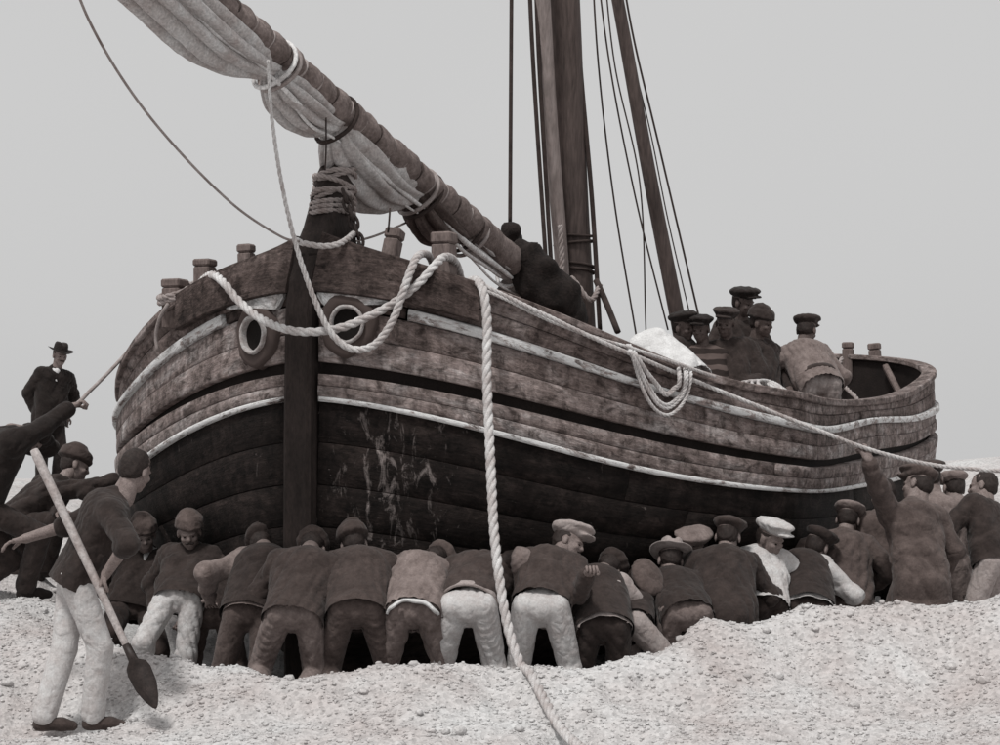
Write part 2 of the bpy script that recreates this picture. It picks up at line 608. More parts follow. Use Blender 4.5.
def striped(name, a, b_, scale):
    m, t, b = new_mat(name)
    tc = t.nodes.new('ShaderNodeTexCoord')
    wv = t.nodes.new('ShaderNodeTexWave')
    wv.bands_direction = 'Z'
    wv.inputs['Scale'].default_value = scale
    wv.inputs['Distortion'].default_value = 1.5
    wv.inputs['Detail Scale'].default_value = 2.0
    t.links.new(tc.outputs['Object'], wv.inputs['Vector'])
    r = ramp(t, wv.outputs['Fac'], [(.45, sep(a)), (.6, sep(b_))])
    t.links.new(r.outputs['Color'], b.inputs['Base Color'])
    b.inputs['Roughness'].default_value = .95
    return m


M['c_stripe'] = striped('cloth_striped', .022, .085, 3.2)

# ------------------------------------------------------------------ ground
GP = []


def gp(px, py, Y):
    v = P(px, py, Y); GP.append((v.x, v.y, v.z))


def gz(x, y, z):
    GP.append((x, y, z + EYE))


for x in (-9, -5, -2, 0, 2, 5, 9):
    gz(x, 8, -1.62); gz(x, 10.3, -1.56)
for px in (0, 150, 350, 550, 700): gz((px - 500) / F * 11.8, 11.8, -1.50)
gz(2.0, 11.8, -1.45); gz(3.0, 11.8, -1.42)
for a in ((100, 650, 13.3), (150, 664, 13.1), (190, 668, 13.0), (250, 678, 12.9), (290, 685, 12.9), (340, 674, 12.9), (400, 668, 12.9), (470, 672, 12.9), (540, 675, 12.9), (590, 671, 12.9),
          (640, 655, 12.9), (700, 630, 13.3), (750, 618, 13.3), (800, 612, 13.4), (850, 613, 13.4), (900, 618, 13.5), (950, 615, 13.5), (1000, 605, 13.6), (1120, 600, 13.6),
          (800, 655, 12.9), (800, 703, 12.4), (950, 660, 12.9), (950, 706, 12.4), (650, 697, 12.4), (500, 708, 12.3), (350, 710, 12.3), (200, 700, 12.5),
          (60, 738, 12.45), (0, 748, 12.3), (105, 700, 12.8), (0, 640, 13.6), (40, 603, 14.3), (0, 603, 14.4), (-40, 603, 14.4), (45, 580, 15.5), (5, 585, 15.2), (105, 628, 14.6),
          (130, 690, 15.2), (175, 700, 15.2), (220, 705, 15.0), (140, 680, 16.0), (-80, 620, 13.6)):
    gp(*a)
for px in (165, 200, 240): gz((px - 500) / F * 14.6, 14.6, -1.70)
for px in range(200, 661, 60): gz((px - 500) / F * 13.32, 13.32, -1.64); gz((px - 500) / F * 14.1, 14.1, -1.66)
for px, z in ((660, -1.68), (700, -1.68), (750, -1.66), (800, -1.64), (850, -1.64), (900, -1.60), (950, -1.56), (1000, -1.52), (1040, -1.5)):
    gz((px - 500) / F * 14.3, 14.3, z); gz((px - 500) / F * 13.9, 13.9, z)
    gz((px - 500) / F * 15.6, 15.6, z); gz((px - 500) / F * 16.6, 16.6, z + .05)
for s in range(0, 10, 2):
    for lt in (-1.5, 0, 1.5):
        gz(-1.32 + s * .3635 + lt * .93, 14.9 + s * .93 - lt * .36, -1.62)
for a in ((50, 487, 24.7), (0, 483, 24), (110, 484, 25), (-60, 478, 23), (0, 530, 18.5), (70, 545, 18.5), (120, 590, 18), (180, 500, 26), (980, 500, 20), (960, 462, 26), (1060, 455, 26), (900, 470, 28)):
    gp(*a)
for x in (-30, -14, 14, 30): gz(x, 40, -.9); gz(x, 12, -1.3 if x < 0 else -1.0)
for x in (-30, -8, 0, 8, 30): gz(x, 60, -1.8)
GP = np.array(GP)
_d = np.hypot(GP[:, None, 0] - GP[None, :, 0], GP[:, None, 1] - GP[None, :, 1])
_A = -np.sqrt(_d ** 2 + .15 ** 2)
_n = len(GP)
_K = np.block([[_A + .02 * np.eye(_n) * -1, np.ones((_n, 1))], [np.ones((1, _n)), np.zeros((1, 1))]])
_w = np.linalg.solve(_K, np.r_[GP[:, 2], 0])

_LAT = np.random.default_rng(5).random((256, 256))


def vnoise(x, y, sc):
    x = np.asarray(x) * sc; y = np.asarray(y) * sc
    xi = np.floor(x).astype(int); yi = np.floor(y).astype(int)
    fx = x - xi; fy = y - yi
    fx = fx * fx * (3 - 2 * fx); fy = fy * fy * (3 - 2 * fy)
    g = lambda i, j: _LAT[i % 256, j % 256]
    return (g(xi, yi) * (1 - fx) + g(xi + 1, yi) * fx) * (1 - fy) + (g(xi, yi + 1) * (1 - fx) + g(xi + 1, yi + 1) * fx) * fy - .5


def ground(x, y, fine=True):
    x = np.asarray(x, float); y = np.asarray(y, float)
    sh = np.broadcast(x, y).shape
    X = np.broadcast_to(x, sh).ravel(); Y = np.broadcast_to(y, sh).ravel()
    z = np.full(X.shape, _w[-1])
    for i in range(_n):
        z -= _w[i] * np.sqrt((X - GP[i, 0]) ** 2 + (Y - GP[i, 1]) ** 2 + .0225)
    r = np.hypot(X, Y - 18)
    k = np.clip((r - 30) / 25, 0, 1); k = k * k * (3 - 2 * k)
    z = z * (1 - k) + (EYE - 1.9) * k
    if fine:
        z += dents(X, Y) + .09 * vnoise(X, Y, 1.7) + .045 * vnoise(X + 9, Y, 4.1) + .028 * vnoise(X, Y + 7, 9.3) + .020 * vnoise(X + 3, Y + 3, 21.0) + .008 * vnoise(X, Y, 43.0)
    return z.reshape(sh)


DN = np.random.default_rng(21)
DX, DY = DN.uniform(-4.2, 4.6, 260), DN.uniform(11.2, 15.5, 260)
DR, DD = DN.uniform(.05, .20, 260), DN.uniform(-.085, .045, 260)


def dents(x, y):
    z = np.zeros_like(x)
    for a, b, r, d in zip(DX, DY, DR, DD):
        m = (np.abs(x - a) < 3 * r) & (np.abs(y - b) < 3 * r)
        if m.any(): z[m] += d * np.exp(-((x[m] - a) ** 2 + (y[m] - b) ** 2) / (r * r))
    return z


def axis(parts):
    return np.unique(np.round(np.concatenate([np.arange(a, b, st) for a, b, st in parts]), 4))


gx = axis([(-600, -60, 60), (-60, -14, 4), (-14, -5, .3), (-5, 5.6, .028), (5.6, 14, .3), (14, 60, 4), (60, 601, 60)])
gy = axis([(-40, 6, 4), (6, 10.6, .3), (10.6, 15.8, .028), (15.8, 20, .08), (20, 30, .15), (30, 60, 2), (60, 200, 20), (200, 1200, 100)])
XX, YY = np.meshgrid(gx, gy, indexing='ij')
ZZ = ground(XX, YY)
nx, ny = XX.shape
ii = np.arange(nx * ny).reshape(nx, ny)
Q = np.stack([ii[:-1, :-1], ii[1:, :-1], ii[1:, 1:], ii[:-1, 1:]], -1).reshape(-1, 4)


def shingle_mat(name, k=1.0):
    m, t, b = new_mat(name)
    tc = t.nodes.new('ShaderNodeTexCoord')
    n1 = noise_n(t, tc.outputs['Object'], 1.3, 5, .65)
    n2 = noise_n(t, tc.outputs['Object'], 26, 5, .75)
    vo = t.nodes.new('ShaderNodeTexVoronoi')
    vo.inputs['Scale'].default_value = 48
    t.links.new(tc.outputs['Object'], vo.inputs['Vector'])
    c1 = ramp(t, n1.outputs['Fac'], [(.3, sep(.38 * k)), (.7, sep(.54 * k))]).outputs['Color']
    c2 = ramp(t, n2.outputs['Fac'], [(.27, (.42, .40, .40, 1)), (.38, (.95, .95, .95, 1)), (.7, (1.15, 1.15, 1.15, 1))]).outputs['Color']
    hs = t.nodes.new('ShaderNodeSeparateColor')
    t.links.new(vo.outputs['Color'], hs.inputs['Color'])
    c3 = ramp(t, hs.outputs['Red'], [(0, (.78, .78, .78, 1)), (.5, (1, 1, 1, 1)), (1, (1.12, 1.12, 1.12, 1))]).outputs['Color']
    c = mixc(t, 1.0, mixc(t, 1.0, c1, c2, 'MULTIPLY'), c3, 'MULTIPLY')
    t.links.new(c, b.inputs['Base Color'])
    b.inputs['Roughness'].default_value = .95
    b.inputs['Specular IOR Level'].default_value = .1
    bump(t, b, vo.outputs['Distance'], .6, .010)
    return m


M['shingle'] = shingle_mat('shingle_beach')
M['pebble'] = shingle_mat('beach_pebbles', 1.06)
g = mesh_obj('ground', np.stack([XX, YY, ZZ], -1).reshape(-1, 3), Q, M['shingle'])
tag(g, kind='structure')

# loose pebbles on the near bank: one mass
N = 34000
px_ = RNG.uniform(-4.6, 5.2, N); py_ = 10.9 + 4.6 * RNG.beta(1.2, 1.3, N)
keep = (np.abs(px_) < py_ * .262)
px_, py_ = px_[keep], py_[keep]
pz_ = ground(px_, py_)
n_ = len(px_)
ph = (1 + 5 ** .5) / 2
ico = np.array([(-1, ph, 0), (1, ph, 0), (-1, -ph, 0), (1, -ph, 0), (0, -1, ph), (0, 1, ph), (0, -1, -ph), (0, 1, -ph), (ph, 0, -1), (ph, 0, 1), (-ph, 0, -1), (-ph, 0, 1)]) / 1.9
icf = np.array([(0, 11, 5), (0, 5, 1), (0, 1, 7), (0, 7, 10), (0, 10, 11), (1, 5, 9), (5, 11, 4), (11, 10, 2), (10, 7, 6), (7, 1, 8), (3, 9, 4), (3, 4, 2), (3, 2, 6), (3, 6, 8), (3, 8, 9), (4, 9, 5), (2, 4, 11), (6, 2, 10), (8, 6, 7), (9, 8, 1)])
sz = .0045 + .010 * RNG.random(n_) ** 2.6 + RNG.uniform(.008, .03, n_) * (RNG.random(n_) > .992)
an = RNG.uniform(0, 6.28, n_)
sx, sy, szz = sz * RNG.uniform(.8, 1.5, n_), sz * RNG.uniform(.8, 1.3, n_), sz * RNG.uniform(.5, .9, n_)
lx = ico[None, :, 0] * sx[:, None]; ly = ico[None, :, 1] * sy[:, None]
PV = np.stack([px_[:, None] + lx * np.cos(an)[:, None] - ly * np.sin(an)[:, None],
               py_[:, None] + lx * np.sin(an)[:, None] + ly * np.cos(an)[:, None],
               pz_[:, None] + szz[:, None] * .35 + ico[None, :, 2] * szz[:, None]], -1)
PF = (icf[None] + (np.arange(n_) * 12)[:, None, None]).reshape(-1, 3)
o = mesh_obj('pebbles', PV.reshape(-1, 3), PF, M['pebble'])
tag(o, 'small pale pebbles strewn over the near shingle bank', 'pebbles', kind='stuff')

# ------------------------------------------------------------------ hull form
D0, TH, LH, BH, LB, NB, LS, NS = 14.105, .372, 9.5752, 2.8049, 2.5126, 1.4954, 1.7995, 2.8917
OX, OY = (303 - 500) / F * D0, D0
AX = np.array([math.sin(TH), math.cos(TH), 0]); LT = np.array([math.cos(TH), -math.sin(TH), 0])
KN4 = np.array([0, .1, .25, .5, .75, 1.0]); KN5 = np.array([0, .05, .12, .25, .5, .75, 1.0])
ZW = np.array([.5082, .088, -.1206, -.0917, .0252, .3642])
ZG = np.array([.7055, .3355, .0954, .1639, .2889, .6271])
ZU = np.array([1.1793, .7004, .3576, .4507, .5368, .849])
ZR = np.array([1.4945, 1.1707, .7997, .5682, .5913, .7894, 1.2731])


def spl(KN):
    n = len(KN); h = np.diff(KN); A = np.zeros((n, n)); R = np.zeros((n, n)); A[0, 0] = A[-1, -1] = 1
    for i in range(1, n - 1):
        A[i, i - 1] = h[i - 1]; A[i, i] = 2 * (h[i - 1] + h[i]); A[i, i + 1] = h[i]
        R[i, i - 1] = 6 / h[i - 1]; R[i, i] = -6 / h[i - 1] - 6 / h[i]; R[i, i + 1] = 6 / h[i]
    return np.linalg.solve(A, R)


SPM = {6: spl(KN4), 7: spl(KN5)}


def cub(t, y):
    KN = KN4 if len(y) == 6 else KN5
    m = SPM[len(y)] @ y; i = np.clip(np.searchsorted(KN, t, side='right') - 1, 0, len(KN) - 2); h = KN[i + 1] - KN[i]
    a = (KN[i + 1] - t) / h; b = (t - KN[i]) / h
    return a * y[i] + b * y[i + 1] + ((a ** 3 - a) * m[i] + (b ** 3 - b) * m[i + 1]) * h * h / 6


def sstep(a, b, x):
    u = np.clip((x - a) / (b - a), 0, 1); return u * u * (3 - 2 * u)


def plan(s):
    u = np.clip(1 - s / LB, 0, 1)
    h = np.where(s < LB, np.maximum(1 - u ** NB, 1e-9) ** (1 / NB), 1)
    wv = np.clip((s - (LH - LS)) / LS, 0, 1)
    return BH * h * np.maximum(1 - wv ** NS, 1e-9) ** (1 / NS)


def hull(s, v, sg):
    """point of the hull: s metres aft of the stem, v 0 white line, 1 groove, 2 upper wale, 3 rail, -1 keel; sg +1 = side towards the right of the photo"""
    s, v = np.broadcast_arrays(np.asarray(s, float), np.asarray(v, float))
    t = np.clip(s / LH, 0, 1)
    zs = [cub(t, ZW), cub(t, ZG), cub(t, ZU), cub(t, ZR)]
    gr = 1.1044 + (.9939 - 1.1044) * sstep(.0163, .1945, t)
    os_ = [np.full_like(t, .99), np.ones_like(t), np.ones_like(t), gr]
    z = np.zeros_like(t); o = np.zeros_like(t)
    vc = np.clip(v, 0, 3)
    i = np.clip(np.floor(vc).astype(int), 0, 2); fr = vc - i
    for k in range(3):
        mm = i == k
        z = np.where(mm, zs[k] * (1 - fr) + zs[k + 1] * fr, z)
        o = np.where(mm, os_[k] * (1 - fr) + os_[k + 1] * fr, o)
    u = np.clip(-v, 0, 1)
    zk = -1.52 - .10 * t
    m = 1.5 + 1.7 * sstep(.02, .35, t) * (1 - .6 * sstep(.7, 1, t))
    z = np.where(v < 0, zs[0] + (zk - zs[0]) * u, z)
    o = np.where(v < 0, .99 * np.maximum(1 - u ** m, 0) ** .8, o)
    lat = plan(s) * o + .02
    p = np.array([OX, OY, EYE]) + s[..., None] * AX + sg * lat[..., None] * LT
    p[..., 2] = EYE + z
    return p


def hnorm(s, v, sg):
    e = 1e-3
    s = np.clip(np.asarray(s, float), 4e-3, LH - 4e-3)
    ds = hull(s + e, v, sg) - hull(s - e, v, sg)
    vv = np.clip(np.asarray(v, float), -.985, 2.999)
    dv = hull(s, vv + e, sg) - hull(s, vv - e, sg)
    n = np.cross(ds, dv)
    n /= np.linalg.norm(n, axis=-1)[..., None] + 1e-12
    out = sg * LT
    flip = np.sign((n * (out - .6 * AX * np.where(s < 2, 1, 0)[..., None])).sum(-1))
    return n * np.where(flip == 0, 1, flip)[..., None]


def s_at_lat(lat):
    ss = np.linspace(0, LB, 4000)
    return float(np.interp(lat, plan(ss), ss))


def su(u):
    return LH * (3 * u ** 2 - 2 * u ** 3)


def us(s):
    uu = np.linspace(0, 1, 4000)
    return np.interp(s, su(uu), uu)


boat = empty('fishing_boat', (OX, OY, 0))
tag(boat, 'big weathered wooden boat with bluff bow beached on the shingle', 'boat')
BO = (OX, OY, 0)


def strake(name, sg, v0, v1, s0, s1, off, thick, mat, rnd=0.0, zfun=None):
    u0, u1 = us(s0), us(s1)
    n = max(4, int(74 * (u1 - u0)))
    s = np.clip(su(np.linspace(u0, u1, n)), s0, s1)
    e = .005
    rows = []
    hgt = np.linalg.norm(hull(s, v1, sg) - hull(s, v0, sg), axis=1).mean() + 1e-6
    ev = min(.25, e / hgt) * (v1 - v0)
    wob = rnd * np.sin(s * random.uniform(1.5, 4) + random.uniform(0, 6))
    for v, d in ((v0, off), (v0, off + thick - e), (v0 + ev, off + thick), ((v0 + v1) / 2, off + thick + .003), (v1 - ev, off + thick), (v1, off + thick - e), (v1, off)):
        p = hull(s, v, sg); nn = hnorm(s, v, sg)
        rows.append(p + nn * ((d + wob) if d > off else np.full(n, d))[:, None])
    R = np.stack(rows, 1)
    k = R.shape[1]
    V = R.reshape(-1, 3)
    arc = np.r_[0, np.cumsum(np.linalg.norm(np.diff(R[:, 3], axis=0), axis=1))]
    ou = random.uniform(0, 50); ov = random.uniform(0, 50)
    hh = np.linalg.norm(R[:, 1:] - R[:, :-1], axis=2); hh = np.concatenate([np.zeros((n, 1)), np.cumsum(hh, 1)], 1)
    UV = np.stack([np.repeat(arc[:, None], k, 1) + ou, hh + ov], -1).reshape(-1, 2)
    Fc = []
    for i in range(n - 1):
        for j in range(k - 1):
            a = (i * k + j, (i + 1) * k + j, (i + 1) * k + j + 1, i * k + j + 1)
            Fc.append(a if sg > 0 else a[::-1])
    Fc.append(tuple(range(k)) if sg > 0 else tuple(range(k))[::-1])
    Fc.append(tuple((n - 1) * k + j for j in range(k))[::-1] if sg > 0 else tuple((n - 1) * k + j for j in range(k)))
    return mesh_obj(name, V, Fc, mat, boat, BO, True, UV)


def run(name, sg, v0, v1, cuts, off, thick, mats, rnd=.004, jit=.005):
    for a, b in zip(cuts[:-1], cuts[1:]):
        strake(name, sg, v0, v1, a + .0015, b - .0015, off + random.uniform(-jit, jit), thick, random.choice(mats) if isinstance(mats, list) else mats, rnd)


END = LH - .01
S68 = s_at_lat(.66)
for sg in (1, -1):
    # closed dark shell just under the planks
    u = np.linspace(0, 1, 90); s = su(u)
    vs = np.r_[np.linspace(3, 0, 10), np.linspace(-.08, -1, 13)]
    Gd = np.stack([hull(s, v, sg) - hnorm(s, v, sg) * .055 for v in vs], 1)
    k = len(vs); nn = len(s)
    Fc = [((i * k + j), (i + 1) * k + j, (i + 1) * k + j + 1, i * k + j + 1) for i in range(nn - 1) for j in range(k - 1)]
    if sg > 0: Fc = [f[::-1] for f in Fc]
    mesh_obj('hull_shell', Gd.reshape(-1, 3), Fc, M['inner'], boat, BO)
    j = lambda *a: [.01] + [x + random.uniform(-.15, .15) for x in a] + [END]
    # bulwark
    run('plank', sg, 2.15, 2.56, [s_at_lat(.14)] + j(4.6,)[1:], -.035, .05, [M['bulwark'], M['bulwark'], M['band_b']])
    run('plank', sg, 2.575, 2.99, [s_at_lat(.55)] + j(2.2,)[1:], -.035, .05, [M['bulwark'], M['bulwark'], M['band_b']])
    # upper wale, worn white, and its dark forward end
    strake('wale', sg, 1.91, 2.14, S68, 4.6, -.03, .085, M['white'], .003)
    strake('wale', sg, 1.91, 2.14, 4.608, END, -.03, .085, M['white'], .003)
    strake('wale', sg, 1.93, 2.13, .01, S68 - .006, -.03, .055, M['bow'], .003)
    # side
    run('plank', sg, 1.515, 1.90, j(3.3,), -.035, .055, [M['band'], M['band_b']])
    run('plank', sg, 1.12, 1.51, j(5.2,), -.035, .060, [M['band'], M['band_b']])
    # below the open groove
    run('plank', sg, .50, .885, j(2.0,), -.035, .075, [M['lower'], M['band']])
    run('plank', sg, .13, .49, j(4.3,), -.035, .075, [M['lower'], M['band']])
    strake('painted_line', sg, -.005, .125, .012, END, -.03, .075, M['line'], .003)
    # tarred bottom
    be = np.r_[np.linspace(0, -.98, 8)]
    for a, b in zip(be[:-1], be[1:]):
        run('bottom_plank', sg, b + .0008, a - .0008, j(random.uniform(1, 2), random.uniform(3.5, 6)), -.035, .045, M['tar'], .001, .0008)


def sweep(name, sg, s0, s1, sect, mat, parent=boat, n=None, base=3.0, rake=lambda z, s: 0.0):
    """sect(s) -> list of (out, up) offsets from the line v=base; swept along the side"""
    u0, u1 = us(s0), us(s1)
    n = n or max(5, int(70 * (u1 - u0)))
    s = np.clip(su(np.linspace(u0, u1, n)), s0, s1)
    p = hull(s, base, sg); nr = hnorm(s, min(base, 2.9), sg); nr[:, 2] = 0; nr /= np.linalg.norm(nr, axis=1)[:, None]
    rows = [];
    for i in range(n):
        rows.append([p[i] + nr[i] * a + np.array([0, 0, b]) + AX * rake(p[i][2] + b - EYE, s[i]) for a, b in sect(s[i])])
    R = np.array(rows); k = R.shape[1]
    arc = np.r_[0, np.cumsum(np.linalg.norm(np.diff(R[:, 0], axis=0), axis=1))]
    ds = np.linalg.norm(np.roll(R, -1, 1) - R, axis=2); hh = np.concatenate([np.zeros((n, 1)), np.cumsum(ds, 1)[:, :-1]], 1)
    UV = np.stack([np.repeat(arc[:, None], k, 1) + random.uniform(0, 40), hh], -1).reshape(-1, 2)
    Fc = []
    for i in range(n - 1):
        for jx in range(k):
            a = (i * k + jx, i * k + (jx + 1) % k, (i + 1) * k + (jx + 1) % k, (i + 1) * k + jx)
            Fc.append(a[::-1] if sg > 0 else a)
    Fc.append(tuple(range(k)) if sg < 0 else tuple(range(k))[::-1])
    Fc.append(tuple((n - 1) * k + q for q in range(k))[::-1] if sg < 0 else tuple((n - 1) * k + q for q in range(k)))
    return mesh_obj(name, R.reshape(-1, 3), Fc, mat, parent, BO, False, UV)


def rect(o0, o1, z0, z1, c=.008):
    return [(o0 + c, z0), (o1 - c, z0), (o1, z0 + c), (o1, z1 - c), (o1 - c, z1), (o0 + c, z1), (o0, z1 - c), (o0, z0 + c)]


for sg in (1, -1):
    for a, b in ((s_at_lat(.95), 2.2), (2.206, 5.0), (5.006, 7.7), (7.706, END)):
        sweep('rail_cap', sg, a, b, lambda s: rect(-.10, .045, -.012, .042), M['rail'])
    # bow boards sweeping up to the stem head
    def bowsect(s):
        h = float(plan(np.array(s)))
        hn = (.14 * math.exp(-h / .32) if sg > 0 else .15 * math.exp(-h / .13)) + .035
        lowz = -.27 + .05 * min(1, h)
        return rect(.012, .085, lowz, hn)
    sweep('bow_board', sg, s_at_lat(.06), s_at_lat(1.0), bowsect, M['bow'], n=26, rake=lambda z, s: .62 * max(0, z - 1.36) * math.exp(-s / .35))
    # pale cheek board peeping out below
    def cheek(s):
        h = float(plan(np.array(s)))
        k = max(0.004, min(1, (h - .08) / .06) * max(0, 1 - (h - .14) / .42))
        return rect(.012, .055, -.27 + .05 * h - .095 * k - .012, -.272 + .05 * h, .002)
    sweep('cheek_board', sg, s_at_lat(.09), s_at_lat(.54), cheek, M['cheek'], n=14)

# deck
s = su(np.linspace(.03, .97, 50))
dk = []
for sg in (-1, 1):
    q = hull(s, 2.0, sg); q[:, 2] = EYE - .04 + .45 * np.exp(-s / 1.2)
    q -= np.outer(np.ones(len(s)), sg * LT) * .06
    dk.append(q)
V = np.stack([dk[0], (dk[0] + dk[1]) / 2 + [0, 0, .05], dk[1]], 1).reshape(-1, 3)
mesh_obj('deck', V, [(i * 3 + j_, i * 3 + j_ + 1, (i + 1) * 3 + j_ + 1, (i + 1) * 3 + j_) for i in range(len(s) - 1) for j_ in (0, 1)], M['deck'], boat, BO)

# stem post with its tall head
def bpt(s, lat, z):
    return np.array([OX, OY, EYE]) + s * AX + lat * LT + np.array([0, 0, z])


prof = [(-1.62, -.10, .34, .10), (-.6, -.12, .32, .10), (.4, -.11, .32, .10), (1.1, -.09, .32, .098), (1.30, -.05, .38, .10), (1.42, .02, .46, .11), (1.50, .07, .50, .125), (1.58, .13, .55, .125), (1.70, .215, .60, .118),
        (1.84, .285, .625, .112), (1.98, .34, .625, .108), (2.08, .385, .61, .098), (2.15, .42, .585, .08), (2.19, .45, .55, .05)]
V = []; UVs = []
for z, f_, b_, hw in prof:
    cb = .25 * hw
    loop = [(f_, -hw + cb), (f_, hw - cb), (f_ + cb, hw), (b_ - cb, hw), (b_, hw - cb), (b_, -hw + cb), (b_ - cb, -hw), (f_ + cb, -hw)]
    for s_, l_ in loop: V.append(bpt(s_, l_, z))
k = 8
Fc = [(i * k + j_, i * k + (j_ + 1) % k, (i + 1) * k + (j_ + 1) % k, (i + 1) * k + j_) for i in range(len(prof) - 1) for j_ in range(k)]
Fc += [tuple(range(k))[::-1], tuple((len(prof) - 1) * k + j_ for j_ in range(k))]
mesh_obj('stem_post', V, Fc, M['stem'], boat, BO, False)
# sternpost
V = []
for z in (-1.7, 1.45):
    for s_, l_ in ((-.02, -.09), (.16, -.09), (.16, .09), (-.02, .09)): V.append(bpt(LH + s_, l_, z))
mesh_obj('stern_post', V, [(0, 1, 5, 4), (1, 2, 6, 5), (2, 3, 7, 6), (3, 0, 4, 7), (0, 3, 2, 1), (4, 5, 6, 7)], M['stem'], boat, BO, False)

# hawse pipes
for sg, lat, z in ((1, .29, 1.005), (-1, .335, .95)):
    s0 = s_at_lat(lat)
    vv = np.linspace(0, 3, 400); zz = hull(np.full(400, s0), vv, sg)[:, 2] - EYE
    v0 = float(np.interp(z, zz, vv))
    c = hull(np.array(s0), np.array(v0), sg); n = hnorm(np.array(s0), np.array(v0), sg)
    up = np.array([0, 0, 1.0]); xr = np.cross(up, n); xr /= np.linalg.norm(xr); up = np.cross(n, xr)

    def lathe(profile, seg=28, sx=1.0, sy=1.12, wob=0.0):
        V = []; Fc = []
        for i, (r, d) in enumerate(profile):
            for q in range(seg):
                a = 2 * math.pi * q / seg
                rr = r * (1 + wob * math.sin(3 * a + 1) + wob * .6 * math.sin(7 * a))
                V.append(c + xr * rr * math.cos(a) * sx + up * rr * math.sin(a) * sy + n * d)
        for i in range(len(profile) - 1):
            for q in range(seg):
                Fc.append((i * seg + q, i * seg + (q + 1) % seg, (i + 1) * seg + (q + 1) % seg, (i + 1) * seg + q))
        return V, Fc
    pad_v, pad_f = lathe([(.20, -.02), (.19, .05), (.17, .065), (.115, .068), (.105, .03)], wob=.05)
    pad = mesh_obj('hawse_pad', pad_v, pad_f, M['bow'], boat, BO)
    v_, f_ = lathe([(.094, .03), (.096, .085), (.101, .098), (.110, .10), (.117, .092), (.119, .06)], wob=.02)
    mesh_obj('hawse_ring', v_, f_, M['ring'], pad, BO)
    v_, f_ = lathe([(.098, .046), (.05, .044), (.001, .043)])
    mesh_obj('hawse_hole_shade', v_, f_, M['hole_shade'], pad, BO)  # flat disc, the dark depth of the pipe painted on as black

# timber heads standing along the rail
def post(px, top, bot, Y, w_, lean=(0, 0), mat='post'):
    a = P(px, bot, Y); b = P(px + lean[0], top, Y + lean[1])
    mb = MB()
    ax_z = np.array(b - a); L = np.linalg.norm(ax_z); ax_z /= L
    ax_x = np.array(LT) - ax_z * (np.array(LT) @ ax_z); ax_x /= np.linalg.norm(ax_x); ax_y = np.cross(ax_z, ax_x)
    A3 = np.stack([ax_x, ax_y, ax_z])
    a = np.array(a); hw = w_ / 2
    mb.add(*box_geo(a + ax_z * (L * .36 - .06), A3, (hw * .93, hw * .93, L * .36 + .06), .010))
    mb.add(*box_geo(a + ax_z * L * .86, A3, (hw * 1.0, hw * 1.0, L * .13), .012))
    return mb.obj('timber_head', M[mat], boat, BO, False)


post(175, 279, 312, 15.05, .155)
post(205, 259, 287, 14.85, .135)
post(247, 244, 276, 14.55, .105, (-1, 0))
post(388, 229, 268, 14.50, .115, (8, .05))
post(444, 232, 276, 14.45, .15)
post(848, 342, 366, 22.2, .115)
post(876, 343, 368, 22.2, .125, (-2, 0))
# knees inside the stern bulwark
for px, Y in ((893, 21.8),):
    a, b = P(px - 8, 366, Y), P(px + 10, 400, Y - .35)
    d = np.array(b - a); L = np.linalg.norm(d); d /= L
    x = np.cross(d, [0, 1, 0]); x /= np.linalg.norm(x)
    v_, f_ = box_geo((np.array(a) + np.array(b)) / 2, np.stack([x, np.cross(d, x), d]), (.03, .04, L / 2), .012)
    mesh_obj('stern_knee', v_, f_, M['post'], boat, BO, False)

# ------------------------------------------------------------------ masts
def spar(name, a, b, ra, rb, mat, parent=boat, seg=24, n=30):
    t = np.linspace(0, 1, n)[:, None]
    p = np.array(a) * (1 - t) + np.array(b) * t
    p[:, 0] += .006 * np.sin(np.linspace(0, 9, n)); 
    V, Fc = tube_geo(p, np.linspace(ra, rb, n), seg)
    return mesh_obj(name, V, Fc, mat, parent, BO if parent is boat else (0, 0, 0))


mast = spar('mast', P(584, 480, 19.65), P(559, -80, 19.2), .175, .150, M['mast'])
spar('mast_spar', P(566, 330, 19.35), P(536, -80, 18.85), .062, .075, M['spar'])
spar('mizzen_mast', P(700, 440, 21.5), P(602, -80, 20.9), .085, .058, M['mast'])
for py in (232, 240, 262, 268):
    q = []
    t_ = (480 - py) / 560
    c = np.array(P(584, 480, 19.65)) * (1 - t_) + np.array(P(559, -80, 19.2)) * t_
    for a in np.linspace(0, 2 * math.pi, 30):
        q.append(c + np.array([math.cos(a) * .178, math.sin(a) * .178, .02 * math.sin(a + py)]))
    V, Fc = tube_geo(q, .014, 6)
    mesh_obj('mast_band', V, Fc, M['rope_dark'], mast, BO)

# ------------------------------------------------------------------ yard with the furled sail
YA, YB = P(548, 294, 17.3), P(196, -18, 12.75)
YB = YA + (YB - YA) * 1.3
ya, yb = np.array(YA), np.array(YB)
yl = np.linalg.norm(yb - ya); yd = (yb - ya) / yl
yard = empty('yard', tuple(ya))
tag(yard, 'long lowered yard lying slantwise over the bow with furled sail lashed under it', 'yard')


def yarc(px, py):
    """arc length from the heel of the yard to the place seen at px"""
    ts = np.linspace(0, 1, 2000)
    q = ya + np.outer(ts, yb - ya)
    u = 500 + F * q[:, 0] / q[:, 1]; v = HOR - F * (q[:, 2] - EYE) / q[:, 1]
    return float(ts[np.argmin((u - px) ** 2 + (v - py) ** 2)] * yl)


def axp(al):
    """point on the axis line of the photograph, al pixels along from (243, 23.5)"""
    return yarc(243 + .748 * al, 23.5 + .664 * al)


pdn = np.array([-.664, 0, -.748]); pdn -= yd * (pdn @ yd); pdn /= np.linalg.norm(pdn)
qd = np.cross(yd, pdn)
